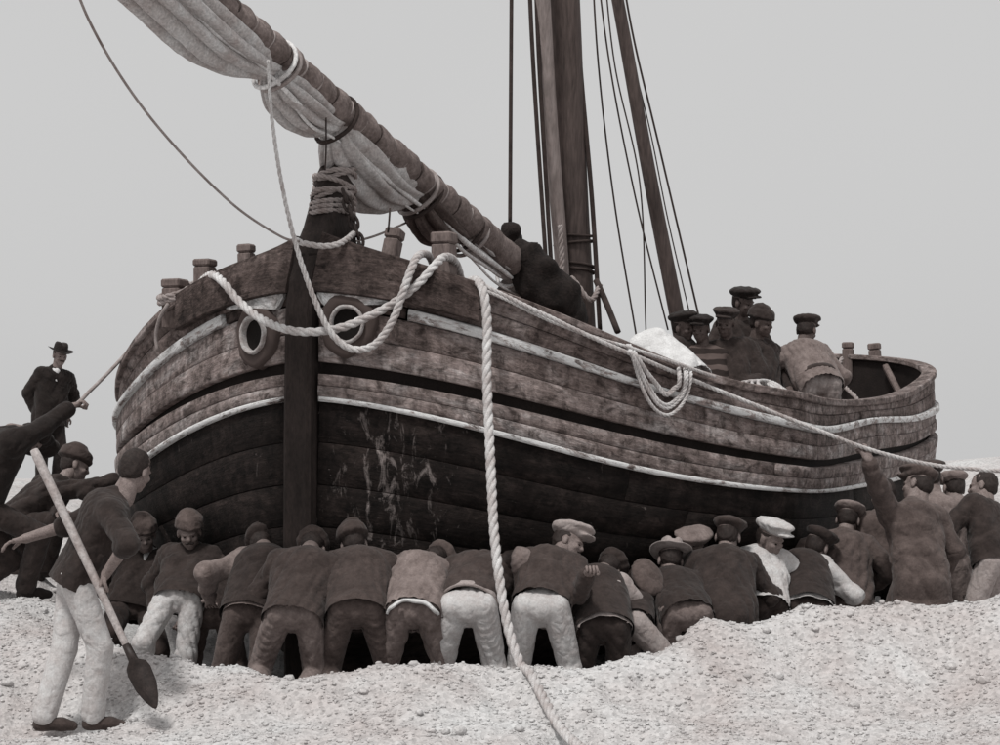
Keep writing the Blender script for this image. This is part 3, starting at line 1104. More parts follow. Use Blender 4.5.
# the spar itself, wound with canvas that bulges between the turns of the lashing
n = 260
ts = np.linspace(0, yl, n)
ringgap = .205
bul = np.abs(np.sin(np.pi * ts / ringgap)) ** .55
rad = np.interp(ts, [0, .4 * yl, yl], [.128, .112, .085]) * np.where(ts < .22 * yl, 1.0, .80 + .24 * bul)
V, Fc = tube_geo(ya + np.outer(ts, yd), rad, 26)
Vn = V + 0
r_ = np.linalg.norm((V - ya) - np.outer((V - ya) @ yd, yd), axis=1)
dirr = ((V - ya) - np.outer((V - ya) @ yd, yd)) / (r_[:, None] + 1e-9)
nzz = np.array([mnoise.fractal(Vector((v[0] * 7, v[1] * 7, v[2] * 7)), 1.0, 2.0, 3) for v in V])
V = V + dirr * (nzz * .014)[:, None]
mesh_obj('spar', V, Fc, M['wrap'], yard, tuple(ya))
for k_ in range(int(.22 * yl / ringgap) + 1, int(yl / ringgap) + 1):
    c = ya + yd * (k_ * ringgap)
    rr = np.interp(k_ * ringgap, [0, .4 * yl, yl], [.128, .112, .085]) * .86
    an_ = np.linspace(0, 2 * math.pi, 22)
    q = [c + rr * (math.cos(a) * pdn + math.sin(a) * qd) + yd * .03 * math.sin(a + .6) for a in an_]
    V, Fc = tube_geo(q, .011, 6)
    mesh_obj('lashing', V, Fc, M['rope_mid'] if k_ % 3 else M['rope_dark'], yard, tuple(ya))

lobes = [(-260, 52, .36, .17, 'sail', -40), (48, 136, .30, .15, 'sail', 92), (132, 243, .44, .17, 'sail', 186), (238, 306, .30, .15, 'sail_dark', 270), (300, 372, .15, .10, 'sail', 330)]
for li, (a0, a1, dep, wid, mt, pk) in enumerate(lobes):
    s0, s1, sp = axp(a0), axp(a1), axp(pk)
    n, m = 60, 120
    rr = random.Random(li * 7 + 3)
    ph1, ph2, nf = rr.uniform(0, 6), rr.uniform(0, 6), rr.choice((9, 10, 11))
    t = np.linspace(0, 1, n)
    s = s0 + (s1 - s0) * t
    tp = (sp - s0) / (s1 - s0)
    prof_ = np.where(t < tp, np.sin(np.pi / 2 * np.clip(t / tp, 0, 1)) ** .55, np.sin(np.pi / 2 * np.clip((1 - t) / (1 - tp), 0, 1)) ** .62)
    dd = .11 + (dep - .11) * prof_
    ww = .055 + (wid - .055) * prof_
    an_ = np.linspace(0, 2 * math.pi, m, endpoint=False)
    V = []
    for i in range(n):
        for a in an_:
            x1 = nf * a / 2 + ph1 + .9 * math.sin(2.5 * t[i] + ph2) + .35 * math.sin(7 * t[i] + a)
            x2 = 1.7 * nf * a / 2 + ph2 + 1.4 * t[i]
            fold = 1 + (.44 * prof_[i] + .08) * (abs(math.sin(x1)) ** .6 - .70) + .10 * (abs(math.sin(x2)) ** .7 - .6)
            ca, sa = math.cos(a), math.sin(a)
            c = ya + yd * s[i] + pdn * (dd[i] * .5 + .015)
            V.append(c + pdn * (ca * dd[i] * .52 * fold) + qd * (sa * ww[i] * fold * (1 - .25 * ca)))
    V = np.array(V)
    nz2 = np.array([mnoise.fractal(Vector((v[0] * 5, v[1] * 5, v[2] * 5 + li)), 1.0, 2.0, 3) for v in V])
    cc = (ya + np.outer(np.repeat(s, m), yd)) + pdn * .1
    dv = V - cc; dv /= np.linalg.norm(dv, axis=1)[:, None] + 1e-9
    V = V + dv * (nz2 * .010)[:, None]
    Fc = [(i * m + j_, i * m + (j_ + 1) % m, (i + 1) * m + (j_ + 1) % m, (i + 1) * m + j_) for i in range(n - 1) for j_ in range(m)]
    Fc += [tuple(range(m))[::-1], tuple((n - 1) * m + q for q in range(m))]
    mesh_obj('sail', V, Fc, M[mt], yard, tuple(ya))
# pale folded edge of the canvas running along under the spar
for a0, a1, off, r0, sd_ in ((40, 128, .13, .030, 1), (60, 140, .17, .020, 1), (138, 250, .12, .034, 1), (150, 245, .185, .022, 1), (250, 365, .085, .036, 1), (262, 350, .145, .024, 1), (-90, 40, .12, .026, 1), (285, 380, .17, .016, 1)):
    q = []
    for t in np.linspace(0, 1, 12):
        s = axp(a0) + (axp(a1) - axp(a0)) * t
        w1 = off + .035 * math.sin(t * math.pi) + .008 * math.sin(9 * t + a0)
        q.append(ya + yd * s + pdn * w1 - qd * (sd_ * (.095 + .045 * math.sin(math.pi * t))) * (1 if qd[1] > 0 else -1))
    p = catmull(q, .03)
    V, Fc = tube_geo(p, .62 * r0 * (.45 + .6 * np.sin(np.linspace(.15, 3.0, len(p)))), 10)
    mesh_obj('sail_fold', V, Fc, M['sail_pale'], yard, tuple(ya))
# ties that gather the sail
for al, dep, mt in ((50, .17, 'sail_pale'), (56, .16, 'rope_mid'), (133, .18, 'rope_dark'), (242, .19, 'rope_mid'), (248, .19, 'rope_dark'), (303, .17, 'rope_dark'), (310, .17, 'rope_mid'), (365, .12, 'rope')):
    c = ya + yd * axp(al)
    q = []
    for a in np.linspace(0, 2 * math.pi, 28):
        q.append(c + pdn * (dep * .42 + math.cos(a) * (dep * .62 + .07)) + qd * math.sin(a) * .135 + yd * .02 * math.sin(2 * a))
    V, Fc = tube_geo(q, .016, 7)
    mesh_obj('tie', V, Fc, M[mt], yard, tuple(ya))

# dark heap of gear at the mast foot, yard crutch
pr = []
for px, py, Y, r in ((512, 232, 17.3, .10), (505, 248, 17.4, .16), (525, 258, 16.72, .15), (541, 274, 16.72, .18), (532, 284, 16.70, .16), (552, 298, 16.8, .24), (535, 312, 17.2, .26), (560, 315, 17.6, .25), (512, 300, 17.3, .18)):
    pr.append(ell(P(px, py, Y), (r, r * 1.1, r)))
V, Qd = surface(pr, .03, .06)
V = wrinkle(V, Qd, .035, 14, 4)
o = mesh_obj('gear_heap', V, Qd, M['gear'], None, tuple(P(530, 330, 17.7)))
tag(o, 'dark heap of gear piled between the heel of the yard and the mast', 'heap')

# ------------------------------------------------------------------ ropes
def hull_depth(px, py, sg=1):
    """distance of the right-hand side of the boat where the photograph shows it at (px, py)"""
    best = None
    ss = su(np.linspace(.01, .8, 260))
    for v in np.linspace(0, 3, 25):
        q = hull(ss, np.full(260, v), sg)
        u = 500 + F * q[:, 0] / q[:, 1]; w_ = HOR - F * (q[:, 2] - EYE) / q[:, 1]
        i = np.argmin((u - px) ** 2 + (w_ - py) ** 2); d = (u[i] - px) ** 2 + (w_[i] - py) ** 2
        if best is None or d < best[0]: best = (d, q[i, 1])
    return best[1]


def on_hull(px, py, gap=.09, sg=1):
    return P(px, py, hull_depth(px, py, sg) - gap)


def rope(name, ctrl, R, mat, label, laid=True, cat='rope', group=None, taper=None):
    mb = MB()
    pts = [P(*c) if not isinstance(c, (Vector, np.ndarray)) else c for c in ctrl]
    rope_geo(pts, R, mb, laid, taper)
    o = mb.obj(name, M[mat], None, tuple(pts[0]))
    return tag(o, label, cat, group)


rope('mooring_line', [(60, -60, 11.4), (88, 18, 11.9), (130, 90, 12.5), (180, 152, 13.0), (235, 206, 13.5), (280, 236, 13.85), (298, 241, 13.98), (308, 243, 14.10), (322, 245, 14.16), (345, 243, 14.42), (352, 242, 14.7), (380, 234, 15.2), (425, 214, 15.8)],
     .0085, 'rope_mid', 'thin line dropping from the upper left to a turn round the stem', False)
rope('mooring_turn', [(297, 240, 14.1), (303, 243, 13.98), (322, 246, 13.98), (338, 244, 14.0), (347, 239, 14.1), (353, 234, 14.25), (356, 232, 14.5)], .021, 'rope', 'short white rope turn across the neck of the stem post', True)
rope('sheet_line', [(268, 60, 13.15), (271, 110, 13.3), (281, 180, 13.5), (296, 245, 13.68), (314, 298, 13.74), (332, 334, 13.76), (352, 349, 13.78), (374, 345, 13.80), (392, 322, 13.82), (403, 292, 13.84), (411, 270, 13.88), (418, 256, 13.98), (428, 255, 14.25), (433, 270, 14.6), (434, 300, 14.7)],
     .022, 'rope', 'pale line hanging from the sail in a deep loop across the bow', True, taper=[.011, .013, .015, .02, .026, .028, .026, .02])
rope('bow_hawser', [(190, 296, 15.1), (202, 281, 14.8), (213, 275, 14.5), on_hull(224, 283, .24, -1), on_hull(236, 298, .22, -1), on_hull(258, 317, .24, -1), (285, 329, 13.84), (312, 332, 13.80), (340, 328, 13.84), (370, 316, 13.88), (395, 302, 13.90), (418, 284, 13.90), (434, 266, 13.96), (445, 257, 14.12), (455, 262, 14.45), (461, 280, 14.7), (463, 300, 14.8)],
     .029, 'rope', 'thick laid hawser slung across the bow in front of the stem')
rope('rail_turns', [(190, 296, 14.85), (172, 299, 14.82), (160, 303, 15.0), (168, 296, 15.25), (186, 289, 15.1), (183, 292, 14.85), (165, 297, 14.85), (160, 297, 15.1), (180, 287, 15.2), (205, 282, 14.95), (222, 283, 14.62)],
     .022, 'rope_mid', 'grey rope wound round the outermost timber head on the left rail')
rope('rail_tail', [(168, 304, 14.82), (160, 318, 14.92), (156, 336, 15.02), (158, 352, 15.02)], .014, 'rope_mid', 'short rope tail hanging down the left bow planking', False)
rope('hauling_line', [(134, 345, 16.3), (110, 371, 15.6), (90, 391, 15.0), (75, 405, 14.6), (50, 416, 14.5), (20, 432, 14.4)], .014, 'rope_mid', 'taut line from the left rail to the hand of a hauling man', False)
# hanging hawser
gzp = lambda px, Y: Vector(((px - 500) / F * Y, Y, float(ground((px - 500) / F * Y, Y, False)) + .035))
rope('hanging_hawser', [(470, 281, 14.28), (477, 281, 14.02), (483, 290, 13.80), (487, 320, 13.72), (487, 380, 13.62), (490, 450, 13.46), (494, 530, 13.26), (501, 590, 13.10), (510, 635, 12.98), gzp(521, 12.84), gzp(530, 12.6), gzp(544, 12.3), gzp(562, 11.9), gzp(590, 11.3)],
     .032, 'rope', 'thick white laid hawser hanging from the rail down onto the shingle')
rope('long_hauling_rope', [(468, 283, 14.3), (480, 284, 14.0), (520, 303, 13.98), (560, 322, 14.02), (600, 341, 14.1), (650, 362, 14.3), (700, 383, 14.6), (760, 407, 14.75), (820, 431, 14.8), (862, 447, 14.85), (900, 458, 14.9), (940, 466, 14.95), (1000, 471, 15.0), (1060, 474, 15.1)],
     .0155, 'rope', 'long pale hauling rope running down the right side to the raised hand')
rope('rail_rope', [on_hull(x_, y_, .10) for x_, y_ in ((484, 290), (505, 299), (535, 314), (565, 327), (600, 339), (625, 346), (655, 356), (690, 368), (715, 377))], .012, 'rope', 'second pale rope lying along the top of the right rail')
mb = MB()
for k_ in range(5):
    d = k_ * 3.3 + 1.2 * math.sin(k_ * 2.7)
    rope_geo([on_hull(626 + d * .3, 345, .05), on_hull(632 + d * .4, 356, .14), on_hull(638 + d * .8, 376 - d * .3, .15), on_hull(646 + d, 396 - d * .9, .15), on_hull(656 + d * .6, 410 - d * 1.5, .15), on_hull(668, 415 - d * 1.8, .15), on_hull(680 - d * .5, 407 - d * 1.6, .15), on_hull(688 - d * .8, 392 - d * .6, .15), on_hull(691 - d, 376, .14), on_hull(690 - d, 368, .05)], .013, mb)
o = mb.obj('rope_coil', M['rope'], None, tuple(P(660, 370, 14.5)))
tag(o, 'coil of pale rope hung over the rail below the man in white', 'rope')
mb = MB()
for k_ in range(6):
    cx_, cy_, rx_, ry_ = 762 + 4 * (k_ % 3), 391 - k_, 22 - 2 * k_, 7 - .5 * k_
    q = [P(cx_ + rx_ * math.cos(a) , cy_ + ry_ * math.sin(a) + .28 * rx_ * math.cos(a), 15.55 - .3 * math.sin(a)) for a in np.linspace(0, 6.28, 14)]
    rope_geo(q, .013, mb)
o = mb.obj('rope_pile', M['rope'], None, tuple(P(765, 395, 15.6)))
tag(o, 'small pile of pale rope lying on the rail in front of the stooping man', 'rope')
# lashing round the stem head
mb = MB()
for k_ in range(9):
    z = 1.80 + .036 * k_
    hw = .135 if k_ not in (4, 5) else .125
    sc_ = float(np.interp(z, [q[0] for q in prof], [(q[1] + q[2]) / 2 for q in prof])); sh_ = float(np.interp(z, [q[0] for q in prof], [(q[2] - q[1]) / 2 for q in prof])) + .028
    q = [bpt(sc_ + sh_ * math.cos(a), hw * math.sin(a), z + (.05 * math.sin(a + k_ * 1.7) if k_ > 2 else .012 * math.sin(a))) for a in np.linspace(0, 2 * math.pi, 24)]
    rope_geo(q, .019, mb)
o = mb.obj('stem_lashing', M['rope_mid'], None, tuple(bpt(.4, 0, 1.8)))
tag(o, 'turns of worn rope bound round the top of the stem post', 'rope')
# chain hanging by the stem
ch = empty('chain', tuple(bpt(.6, .14, 1.86)))
tag(ch, 'short rusty chain hanging beside the stem post head', 'chain')
cp = [P(345, 196, 14.32), P(350, 210, 14.30), P(354, 224, 14.30), P(358, 236, 14.30), P(360, 250, 14.30)]
cpts = catmull(cp, .062)
for i, c in enumerate(cpts):
    d = np.array(cpts[min(i + 1, len(cpts) - 1)]) - np.array(cpts[max(i - 1, 0)]); d /= np.linalg.norm(d)
    x = np.cross(d, [0, 1, 0]) if i % 2 else np.array([0, 1.0, 0]) - d * d[1]
    x /= np.linalg.norm(x)
    q = [np.array(c) + d * .052 * math.cos(a) + x * .030 * math.sin(a) for a in np.linspace(0, 2 * math.pi, 15)]
    V, Fc = tube_geo(q, .013, 6, False)
    mesh_obj('link', V, Fc, M['iron'], ch, tuple(ch.location))
# standing and running rigging
rig = [([(512, -80, 17.6), (511, 60, 17.6), (510, 222, 17.6)], .017, 'single dark stay dropping to the gear heap left of the mast'),
       ([(527, -80, 18.8), (533, 60, 18.9), (546, 262, 19.0)], .020, 'leftmost of two close dark shrouds just left of the mast'),
       ([(534, -80, 18.9), (539, 60, 18.95), (551, 262, 19.05)], .020, 'second of two close dark shrouds just left of the mast'),
       ([(572, -80, 19.3), (580, 60, 19.3), (592, 200, 19.35), (600, 330, 19.4)], .022, 'dark shroud running down close along the right edge of the mast'),
       ([(590, -80, 19.8), (598, 60, 19.8), (614, 200, 19.9), (637, 340, 20.0)], .009, 'thin line between the masts, nearest the thick mast'),
       ([(592, -80, 20.5), (609, 60, 20.5), (636, 200, 20.8), (668, 330, 21.0)], .009, 'thin slanting line just left of the thinner raked mast'),
       ([(600, -80, 20.6), (614, 60, 20.6), (640, 185, 20.8), (646, 330, 21.0)], .008, 'thin line with a kink hanging between the two masts'),
       ([(614, -80, 21.3), (632, 30, 21.3), (660, 150, 21.4), (702, 330, 21.5)], .011, 'thin stay on the right side of the raked mast'),
       ([(606, -80, 21.0), (626, 30, 21.0), (650, 130, 21.2), (668, 220, 21.3), (690, 315, 21.4)], .007, 'faint line hugging the right edge of the raked mast'),
       ([(326, 118, 13.9), (326, 150, 14.2), (325, 170, 14.3)], .006, 'thin string dropping from the sail to the stem head'),
       ([(352, 176, 14.7), (351, 215, 14.7), (351, 232, 14.7)], .007, 'thin string hanging behind the stem chain'),
       ([(390, 208, 14.5), (389, 222, 14.5), (388, 232, 14.5)], .007, 'thin string from the sail to the lone timber head right of the stem'),
       ([(596, 280, 19.3), (606, 302, 19.2), (618, 332, 19.0)], .03, 'dark rope slanting off the right foot of the mast')]
for q, r, lb in rig:
    rope('rigging_line', q, r, 'rope_dark', lb, False, 'rope', 'rigging lines above the deck')
rope('deck_tackle', [(842, 358, 22.1), (839, 366, 22.0), (838, 378, 21.8), (846, 388, 21.6), (857, 399, 21.4), (860, 410, 21.3)], .022, 'rope_mid', 'grey tackle hanging inside the stern below the left of two posts')
rope('mast_tackle', [(560, 225, 19.1), (562, 262, 19.1), (560, 285, 19.05), (566, 300, 19.0), (563, 318, 19.0), (569, 300, 19.05), (571, 278, 19.1), (590, 300, 19.1), (600, 285, 19.3)], .026, 'rope_mid', 'knotted grey tackle hanging at the foot of the mast')

# ------------------------------------------------------------------ people
def unit(v):
    v = np.asarray(tuple(v), float); return v / (np.linalg.norm(v) + 1e-12)


HEADV, HEADQ = surface([ell((0, -.012, .035), (.076, .096, .088)), ell((0, .022, -.035), (.062, .070, .080)), ell((0, .052, -.092), (.030, .028, .024)),
                        ell((0, .070, .014), (.052, .028, .012)), cone((0, .080, .014), (0, .102, -.022), .009, .0115), ell((0, .092, -.026), (.016, .010, .008)), ell((-.038, .066, -.026), (.022, .020, .018)), ell((.038, .066, -.026), (.022, .020, .018)),
                        ell((0, .078, -.060), (.024, .012, .008)), ell((0, .076, -.073), (.021, .012, .008)), ell((-.080, -.006, -.008), (.010, .020, .031)), ell((.080, -.006, -.008), (.010, .020, .031)),
                        cone((0, -.025, -.05), (0, -.035, -.17), .056, .060),
                        cut_ell((-.031, .101, -.005), (.018, .018, .009)), cut_ell((.031, .101, -.005), (.018, .018, .009)), cut_ell((0, .102, -.067), (.022, .010, .003))], .0072, .014)
EYEV, EYEQ = surface([ell((-.031, .081, -.005), (.010, .009, .0045)), ell((.031, .081, -.005), (.010, .009, .0045))], .0035, .001)
HAIRV, HAIRQ = surface([ell((0, -.018, .038), (.080, .098, .092)), ell((0, -.050, -.008), (.070, .060, .062)), cut_ell((0, .10, -.03), (.095, .098, .098)), cut_ell((-.09, .01, -.03), (.03, .03, .045)), cut_ell((.09, .01, -.03), (.03, .03, .045))], .010, .02)
CAPV, CAPQ = surface([ell((0, -.014, .072), (.089, .108, .040)), ell((0, .004, .098), (.106, .128, .034), Matrix.Rotation(math.radians(-8), 3, 'X')), ell((0, .098, .066), (.066, .050, .012), Matrix.Rotation(math.radians(-14), 3, 'X'))], .009, .022)
KNITV, KNITQ = surface([ell((0, -.014, .075), (.092, .110, .066)), ell((0, -.012, .048), (.096, .116, .026)), ell((.01, -.02, .125), (.055, .06, .035))], .010, .02)
MOUV, MOUQ = surface([ell((-.017, .090, -.051), (.020, .012, .009)), ell((.017, .090, -.051), (.020, .012, .009))], .006, .01)
BEARDV, BEARDQ = surface([ell((0, .056, -.085), (.058, .052, .052)), ell((-.05, .03, -.05), (.022, .04, .05)), ell((.05, .03, -.05), (.022, .04, .05)), cut_ell((0, .11, -.02), (.04, .04, .045))], .009, .02)


def hat_geo():
    prof = [(.001, .165), (.03, .163), (.062, .158), (.078, .145), (.086, .12), (.090, .085), (.093, .062), (.100, .054), (.130, .050), (.155, .056), (.160, .062), (.155, .062), (.130, .044), (.098, .046), (.086, .05)]
    seg = 32
    V = []; Fc = []
    for r, z in prof:
        for q in range(seg):
            a = 2 * math.pi * q / seg
            x, y = r * math.cos(a) * .93, r * math.sin(a) * 1.10
            zz = z
            if z > .12: zz -= .030 * math.exp(-(x / .022) ** 2) * (1 if r < .08 else .4)
            if r > .11: zz += .016 * abs(math.cos(a)) - .018 * max(0, math.sin(a))
            V.append((x, y - .012, zz))
    for i in range(len(prof) - 1):
        for q in range(seg):
            Fc.append((i * seg + q, (i + 1) * seg + q, (i + 1) * seg + (q + 1) % seg, i * seg + (q + 1) % seg))
    return np.array(V), np.array(Fc)


HATV, HATQ = hat_geo()
HATQ = HATQ[:, ::-1]


def ik(a, b, l1, l2, pole):
    a, b = np.asarray(a, float), np.asarray(b, float)
    d = b - a; L = np.linalg.norm(d)
    if L > (l1 + l2) * .998:
        b = a + d / L * (l1 + l2) * .998; d = b - a; L = np.linalg.norm(d)
    u = d / L
    x = (l1 * l1 - l2 * l2 + L * L) / (2 * L)
    h = math.sqrt(max(0, l1 * l1 - x * x))
    p = np.asarray(pole, float); p = p - u * (p @ u); p /= np.linalg.norm(p) + 1e-9
    return a + u * x + p * h, b


def fingers(wr, d, nrm, lat, S, curl, mb, spread=.10, rad=.0095):
    """palm end at the wrist; four fingers and a thumb as bent chains rooted in the palm"""
    d, nrm, lat = unit(d), unit(nrm), unit(lat)
    for i, (off, ln) in enumerate(((-.030, .070), (-.010, .080), (.011, .075), (.031, .058))):
        root = wr + d * .070 * S + lat * off * S
        pts = [root, wr + d * .090 * S + lat * off * S * 1.05]
        ang = 0
        for sgm in (.45, .33, .24):
            ang += curl * (1.0 + .05 * i)
            dd = d * math.cos(ang) + nrm * math.sin(ang) + lat * off * spread * 8 * max(0, 1 - curl)
            pts.append(pts[-1] + unit(dd) * ln * sgm * S * 1.05)
        mb.tube(pts, np.array([rad, rad, rad * .95, rad * .88, rad * .7]) * S, 7)
    root = wr + d * .02 * S - lat * .022 * S
    p1 = wr + d * .048 * S - lat * .052 * S + nrm * .014 * S
    p2 = p1 + unit(d * .8 - lat * (.35 - .6 * min(1, curl)) + nrm * (.25 + .6 * min(1, curl))) * .032 * S
    p3 = p2 + unit(d * .7 - lat * (.1 - .7 * min(1, curl)) + nrm * (.3 + .5 * min(1, curl))) * .026 * S
    mb.tube([root, p1, p2, p3], np.array([.015, .0125, .0108, .008]) * S, 7)


PCOUNT = [0]
DEBUG = False


def person(label, pelvis, neck, head, face=(0, 1, 0), yaw=0, feet=((.13, -.05), (-.13, -.05)), hands=(None, None), S=1.0, sg=1, hsg=1, cap='cap', cap_m='c_drab', top='c_dark', legs='c_umber',
           boots='c_black', sleeve='wrist', coat=0.0, skin='skin', group=None, vox=.020, extra=(), curl=(.55, .55), zfix=None, elbow=(None, None), hdir=(None, None), short=False, tails=False, knee=None, shoulders=1.0, belt=None, vest=None, wr=1.0, hem=.06, kerchief=None, beard=None, floor=None, bulk=1.0):
    PCOUNT[0] += 1
    seed = PCOUNT[0] * 13
    pv = np.array(P(*pelvis))
    y_ = pelvis[2]
    yw = math.radians(yaw)
    fw = np.array([math.sin(yw), math.cos(yw), 0]); rt = np.array([math.cos(yw), -math.sin(yw), 0])
    sc = F / y_
    lsp = .47 * S
    dx, dz = (neck[0] - pelvis[0]) / sc, (pelvis[1] - neck[1]) / sc
    r2 = dx * dx + dz * dz
    if r2 > lsp * lsp: lsp = min(math.sqrt(r2), .54 * S)
    k = min(1, lsp / math.sqrt(r2)) if r2 > 0 else 1
    dx, dz = dx * k, dz * k
    nk = pv + np.array([dx, sg * math.sqrt(max(0, lsp ** 2 - dx * dx - dz * dz)), dz])
    lh = .205 * S
    pnk = np.array([500 + F * nk[0] / nk[1], HOR - F * (nk[2] - EYE) / nk[1]])
    sc2 = F / nk[1]
    dx, dz = (head[0] - pnk[0]) / sc2, (pnk[1] - head[1]) / sc2
    r2 = dx * dx + dz * dz
    k = min(1, lh / math.sqrt(r2)) if r2 > 0 else 1
    dx, dz = dx * k, dz * k
    hd = nk + np.array([dx, hsg * math.sqrt(max(0, lh ** 2 - dx * dx - dz * dz)), dz])
    sp = unit(nk - pv)
    # shoulder line: across the spine
    sl = rt - sp * (rt @ sp); sl = unit(sl)
    ch = unit(np.cross(sl, sp))          # chest-forward
    if ch @ fw < 0 and abs(ch @ fw) > .2: ch = -ch
    shR, shL = nk + sl * .168 * S * shoulders - sp * .055 * S, nk - sl * .168 * S * shoulders - sp * .055 * S
    hipR, hipL = pv + rt * .092 * S, pv - rt * .092 * S
    # legs
    leg = []
    lens = (.42 * S, .41 * S)
    for hp, ft in zip((hipR, hipL), feet):
        fx = pv + rt * ft[0] + fw * ft[1]
        gzv = float(ground(fx[0], fx[1], False)) if floor is None else floor
        an = np.array([fx[0], fx[1], gzv + .085 * S])
        kn, an = ik(hp, an, lens[0], lens[1], (fw + rt * (.25 if hp is hipR else -.25)) if knee is None else knee)
        leg.append((hp, kn, an))
    # arms
    arm = []
    for i, (sh, hw, el) in enumerate(zip((shR, shL), hands, elbow)):
        side = 1 if i == 0 else -1
        if hw is None:
            tg = sh + fw * .22 * S - np.array([0, 0, .34 * S]) + rt * side * .03 * S
        elif isinstance(hw, (tuple, list)) and len(hw) == 3 and abs(hw[0]) > 4: tg = np.array(P(*hw))
        else:
            tg = sh + rt * hw[0] * S + fw * hw[1] * S + np.array([0, 0, hw[2] * S])
        pole = (-fw * .6 + rt * side * .8 - np.array([0, 0, .3])) if el is None else np.asarray(el, float)
        e, tg = ik(sh, tg, .285 * S, .255 * S, pole)
        arm.append((sh, e, tg))
    if hands[0] is None and hands[1] is None: pass
    hdv = []
    # ------------------ continuous body
    pr = [cone(pv + sp * .03 - sl * .05 * S, nk - sl * .07 * S - sp * .10 * S, .07 * S, .075 * S), cone(pv + sp * .03 + sl * .05 * S, nk + sl * .07 * S - sp * .10 * S, .07 * S, .075 * S),
          cone(nk - sp * .05 * S, hd - unit(hd - nk) * .06 * S, .058 * S, .054 * S), cone(shL, shR, .045 * S, .045 * S)]
    for (h_, k_, a_), ft in zip(leg, feet):
        toe = unit(fw + rt * (.18 if ft[0] > 0 else -.18))
        pr += [cone(h_, k_, .060 * S, .046 * S), cone(k_, a_, .046 * S, .036 * S), cone(a_ + np.array([0, 0, -.03 * S]) - toe * .02, a_ + toe * .13 * S - np.array([0, 0, .05 * S]), .036 * S, .028 * S)]
    for i, (s_, e_, h_) in enumerate(arm):
        d = unit(h_ - e_) if hdir[i] is None else unit(hdir[i])
        side = 1 if i == 0 else -1
        nrm = unit(np.cross(d, rt * side)); 
        if abs(d @ rt) > .9: nrm = np.array([0, 0, -1.0])
        if nrm @ (ch) < 0 and abs(d[2]) > .6: nrm = -nrm
        if abs(d[2]) <= .6: nrm = unit(np.array([0, 0, -1.0]) - d * -d[2])
        lat = unit(np.cross(nrm, d)) * side
        hdv.append((h_, d, nrm, lat))
        pr += [cone(s_, e_, .044 * S, .042 * S), cone(e_, h_, .042 * S, .029 * S),
               cone(h_ - lat * .018 * S, h_ + d * .078 * S - lat * .025 * S, .021 * S, .016 * S), cone(h_ + lat * .012 * S, h_ + d * .075 * S + lat * .024 * S, .021 * S, .016 * S)]
    bv, bq = surface(pr, min(vox, .018), .02)
    mb = MB(); mb.add(bv, bq.tolist())
    up = unit(hd - nk)
    fc = unit(face); 
    u2 = unit(np.array([0, 0, 1.0]) * .55 + up * .45)
    if up[2] < .35: u2 = up
    fo = unit(fc - u2 * (fc @ u2)); rx = np.cross(fo, u2)
    HM = np.stack([rx, fo, u2])          # rows: local axes in world
    hs = S * 1.02
    put = lambda V: hd + (V * hs) @ HM
    mb.add(put(HEADV), HEADQ.tolist())
    ne0 = len(mb.F)
    mb.add(put(EYEV), EYEQ.tolist()); ne1 = len(mb.F)
    for i, (h_, d, nrm, lat) in enumerate(hdv):
        fingers(h_, d, nrm, lat, S, curl[i], mb)
    org = (pv[0], pv[1], min(leg[0][2][2], leg[1][2][2]) - .085 * S)
    body = mb.obj('person', [M[skin], M['eye']], None, org)
    mi = np.zeros(len(body.data.polygons), dtype=np.int32); mi[ne0:ne1] = 1
    body.data.polygons.foreach_set('material_index', mi)
    tag(body, label, 'person', group)
    # ------------------ upper garment
    B = bulk
    lowp = pv - sp * (.10 * S)
    HB = .94 if hem < 0 else 1.0
    pr = [cone(lowp - sl * .062 * S, nk - sl * .085 * S - sp * .09 * S, .118 * S * B * HB, .118 * S * B), cone(lowp + sl * .062 * S, nk + sl * .085 * S - sp * .09 * S, .118 * S * B * HB, .118 * S * B),
          cone(shL - sp * .015, shR - sp * .015, .072 * S, .072 * S), ell(nk - sp * .10 * S - ch * .035 * S, (.150 * S * B, .115 * S * B, .135 * S * B), np.stack([sl, ch, sp])), cone(nk - sp * .07 * S, nk + up * .02 * S, .085 * S, .066 * S),
          cone(lowp - ch * .015 * S, pv + sp * .25 * S - ch * .03 * S, .124 * S * B, .118 * S * B), cone(pv + sp * .25 * S - ch * .03 * S, nk - sp * .12 * S - ch * .045 * S, .10 * S, .11 * S * B)]
    for i, (s_, e_, h_) in enumerate(arm):
        pr.append(cone(s_, e_, .077 * S, .060 * S))
        if sleeve == 'wrist' or (isinstance(sleeve, tuple) and sleeve[i] == 'wrist'): pr.append(cone(e_, e_ + (h_ - e_) * .88, .060 * S, .044 * S))
        elif sleeve == 'none': pass
        else: pr.append(cone(e_, e_ + (h_ - e_) * .12, .062 * S, .058 * S))
    cutn, cutp = sp, pv - sp * hem * S
    if coat > .3:
        dn = np.array([0, 0, -1.0]); ln = min(1.1, coat) * .42 * S
        for sd_ in (1, -1):
            pr.append(cone(pv + sl * sd_ * .062 * S, pv + rt * sd_ * .085 * S + dn * (ln + .1), .128 * S * B, .150 * S))
            pr.append(cone(pv + sp * .1, pv + dn * (ln + .1), .125 * S, .15 * S))
        cutn, cutp = -dn, pv + dn * ln
    v_, q_ = surface(pr, min(vox, .0145), .036 * S)
    q_ = q_[(((v_[q_] - cutp) @ cutn).max(1) > 0)]
    bl_ = (v_ - cutp) @ cutn
    v_ = np.where((bl_ < 0)[:, None], v_ - np.outer(bl_, cutn), v_)
    v_ = wrinkle(v_, q_, .012, 11, seed, sl, 1.6, .5); v_ = folds(v_, q_, .014 * wr, seed + 1, sl, ch, sp, .07, 1.8, .4)
    mesh_obj('coat' if coat > .3 else 'jacket', v_, q_, M[top], body, org)
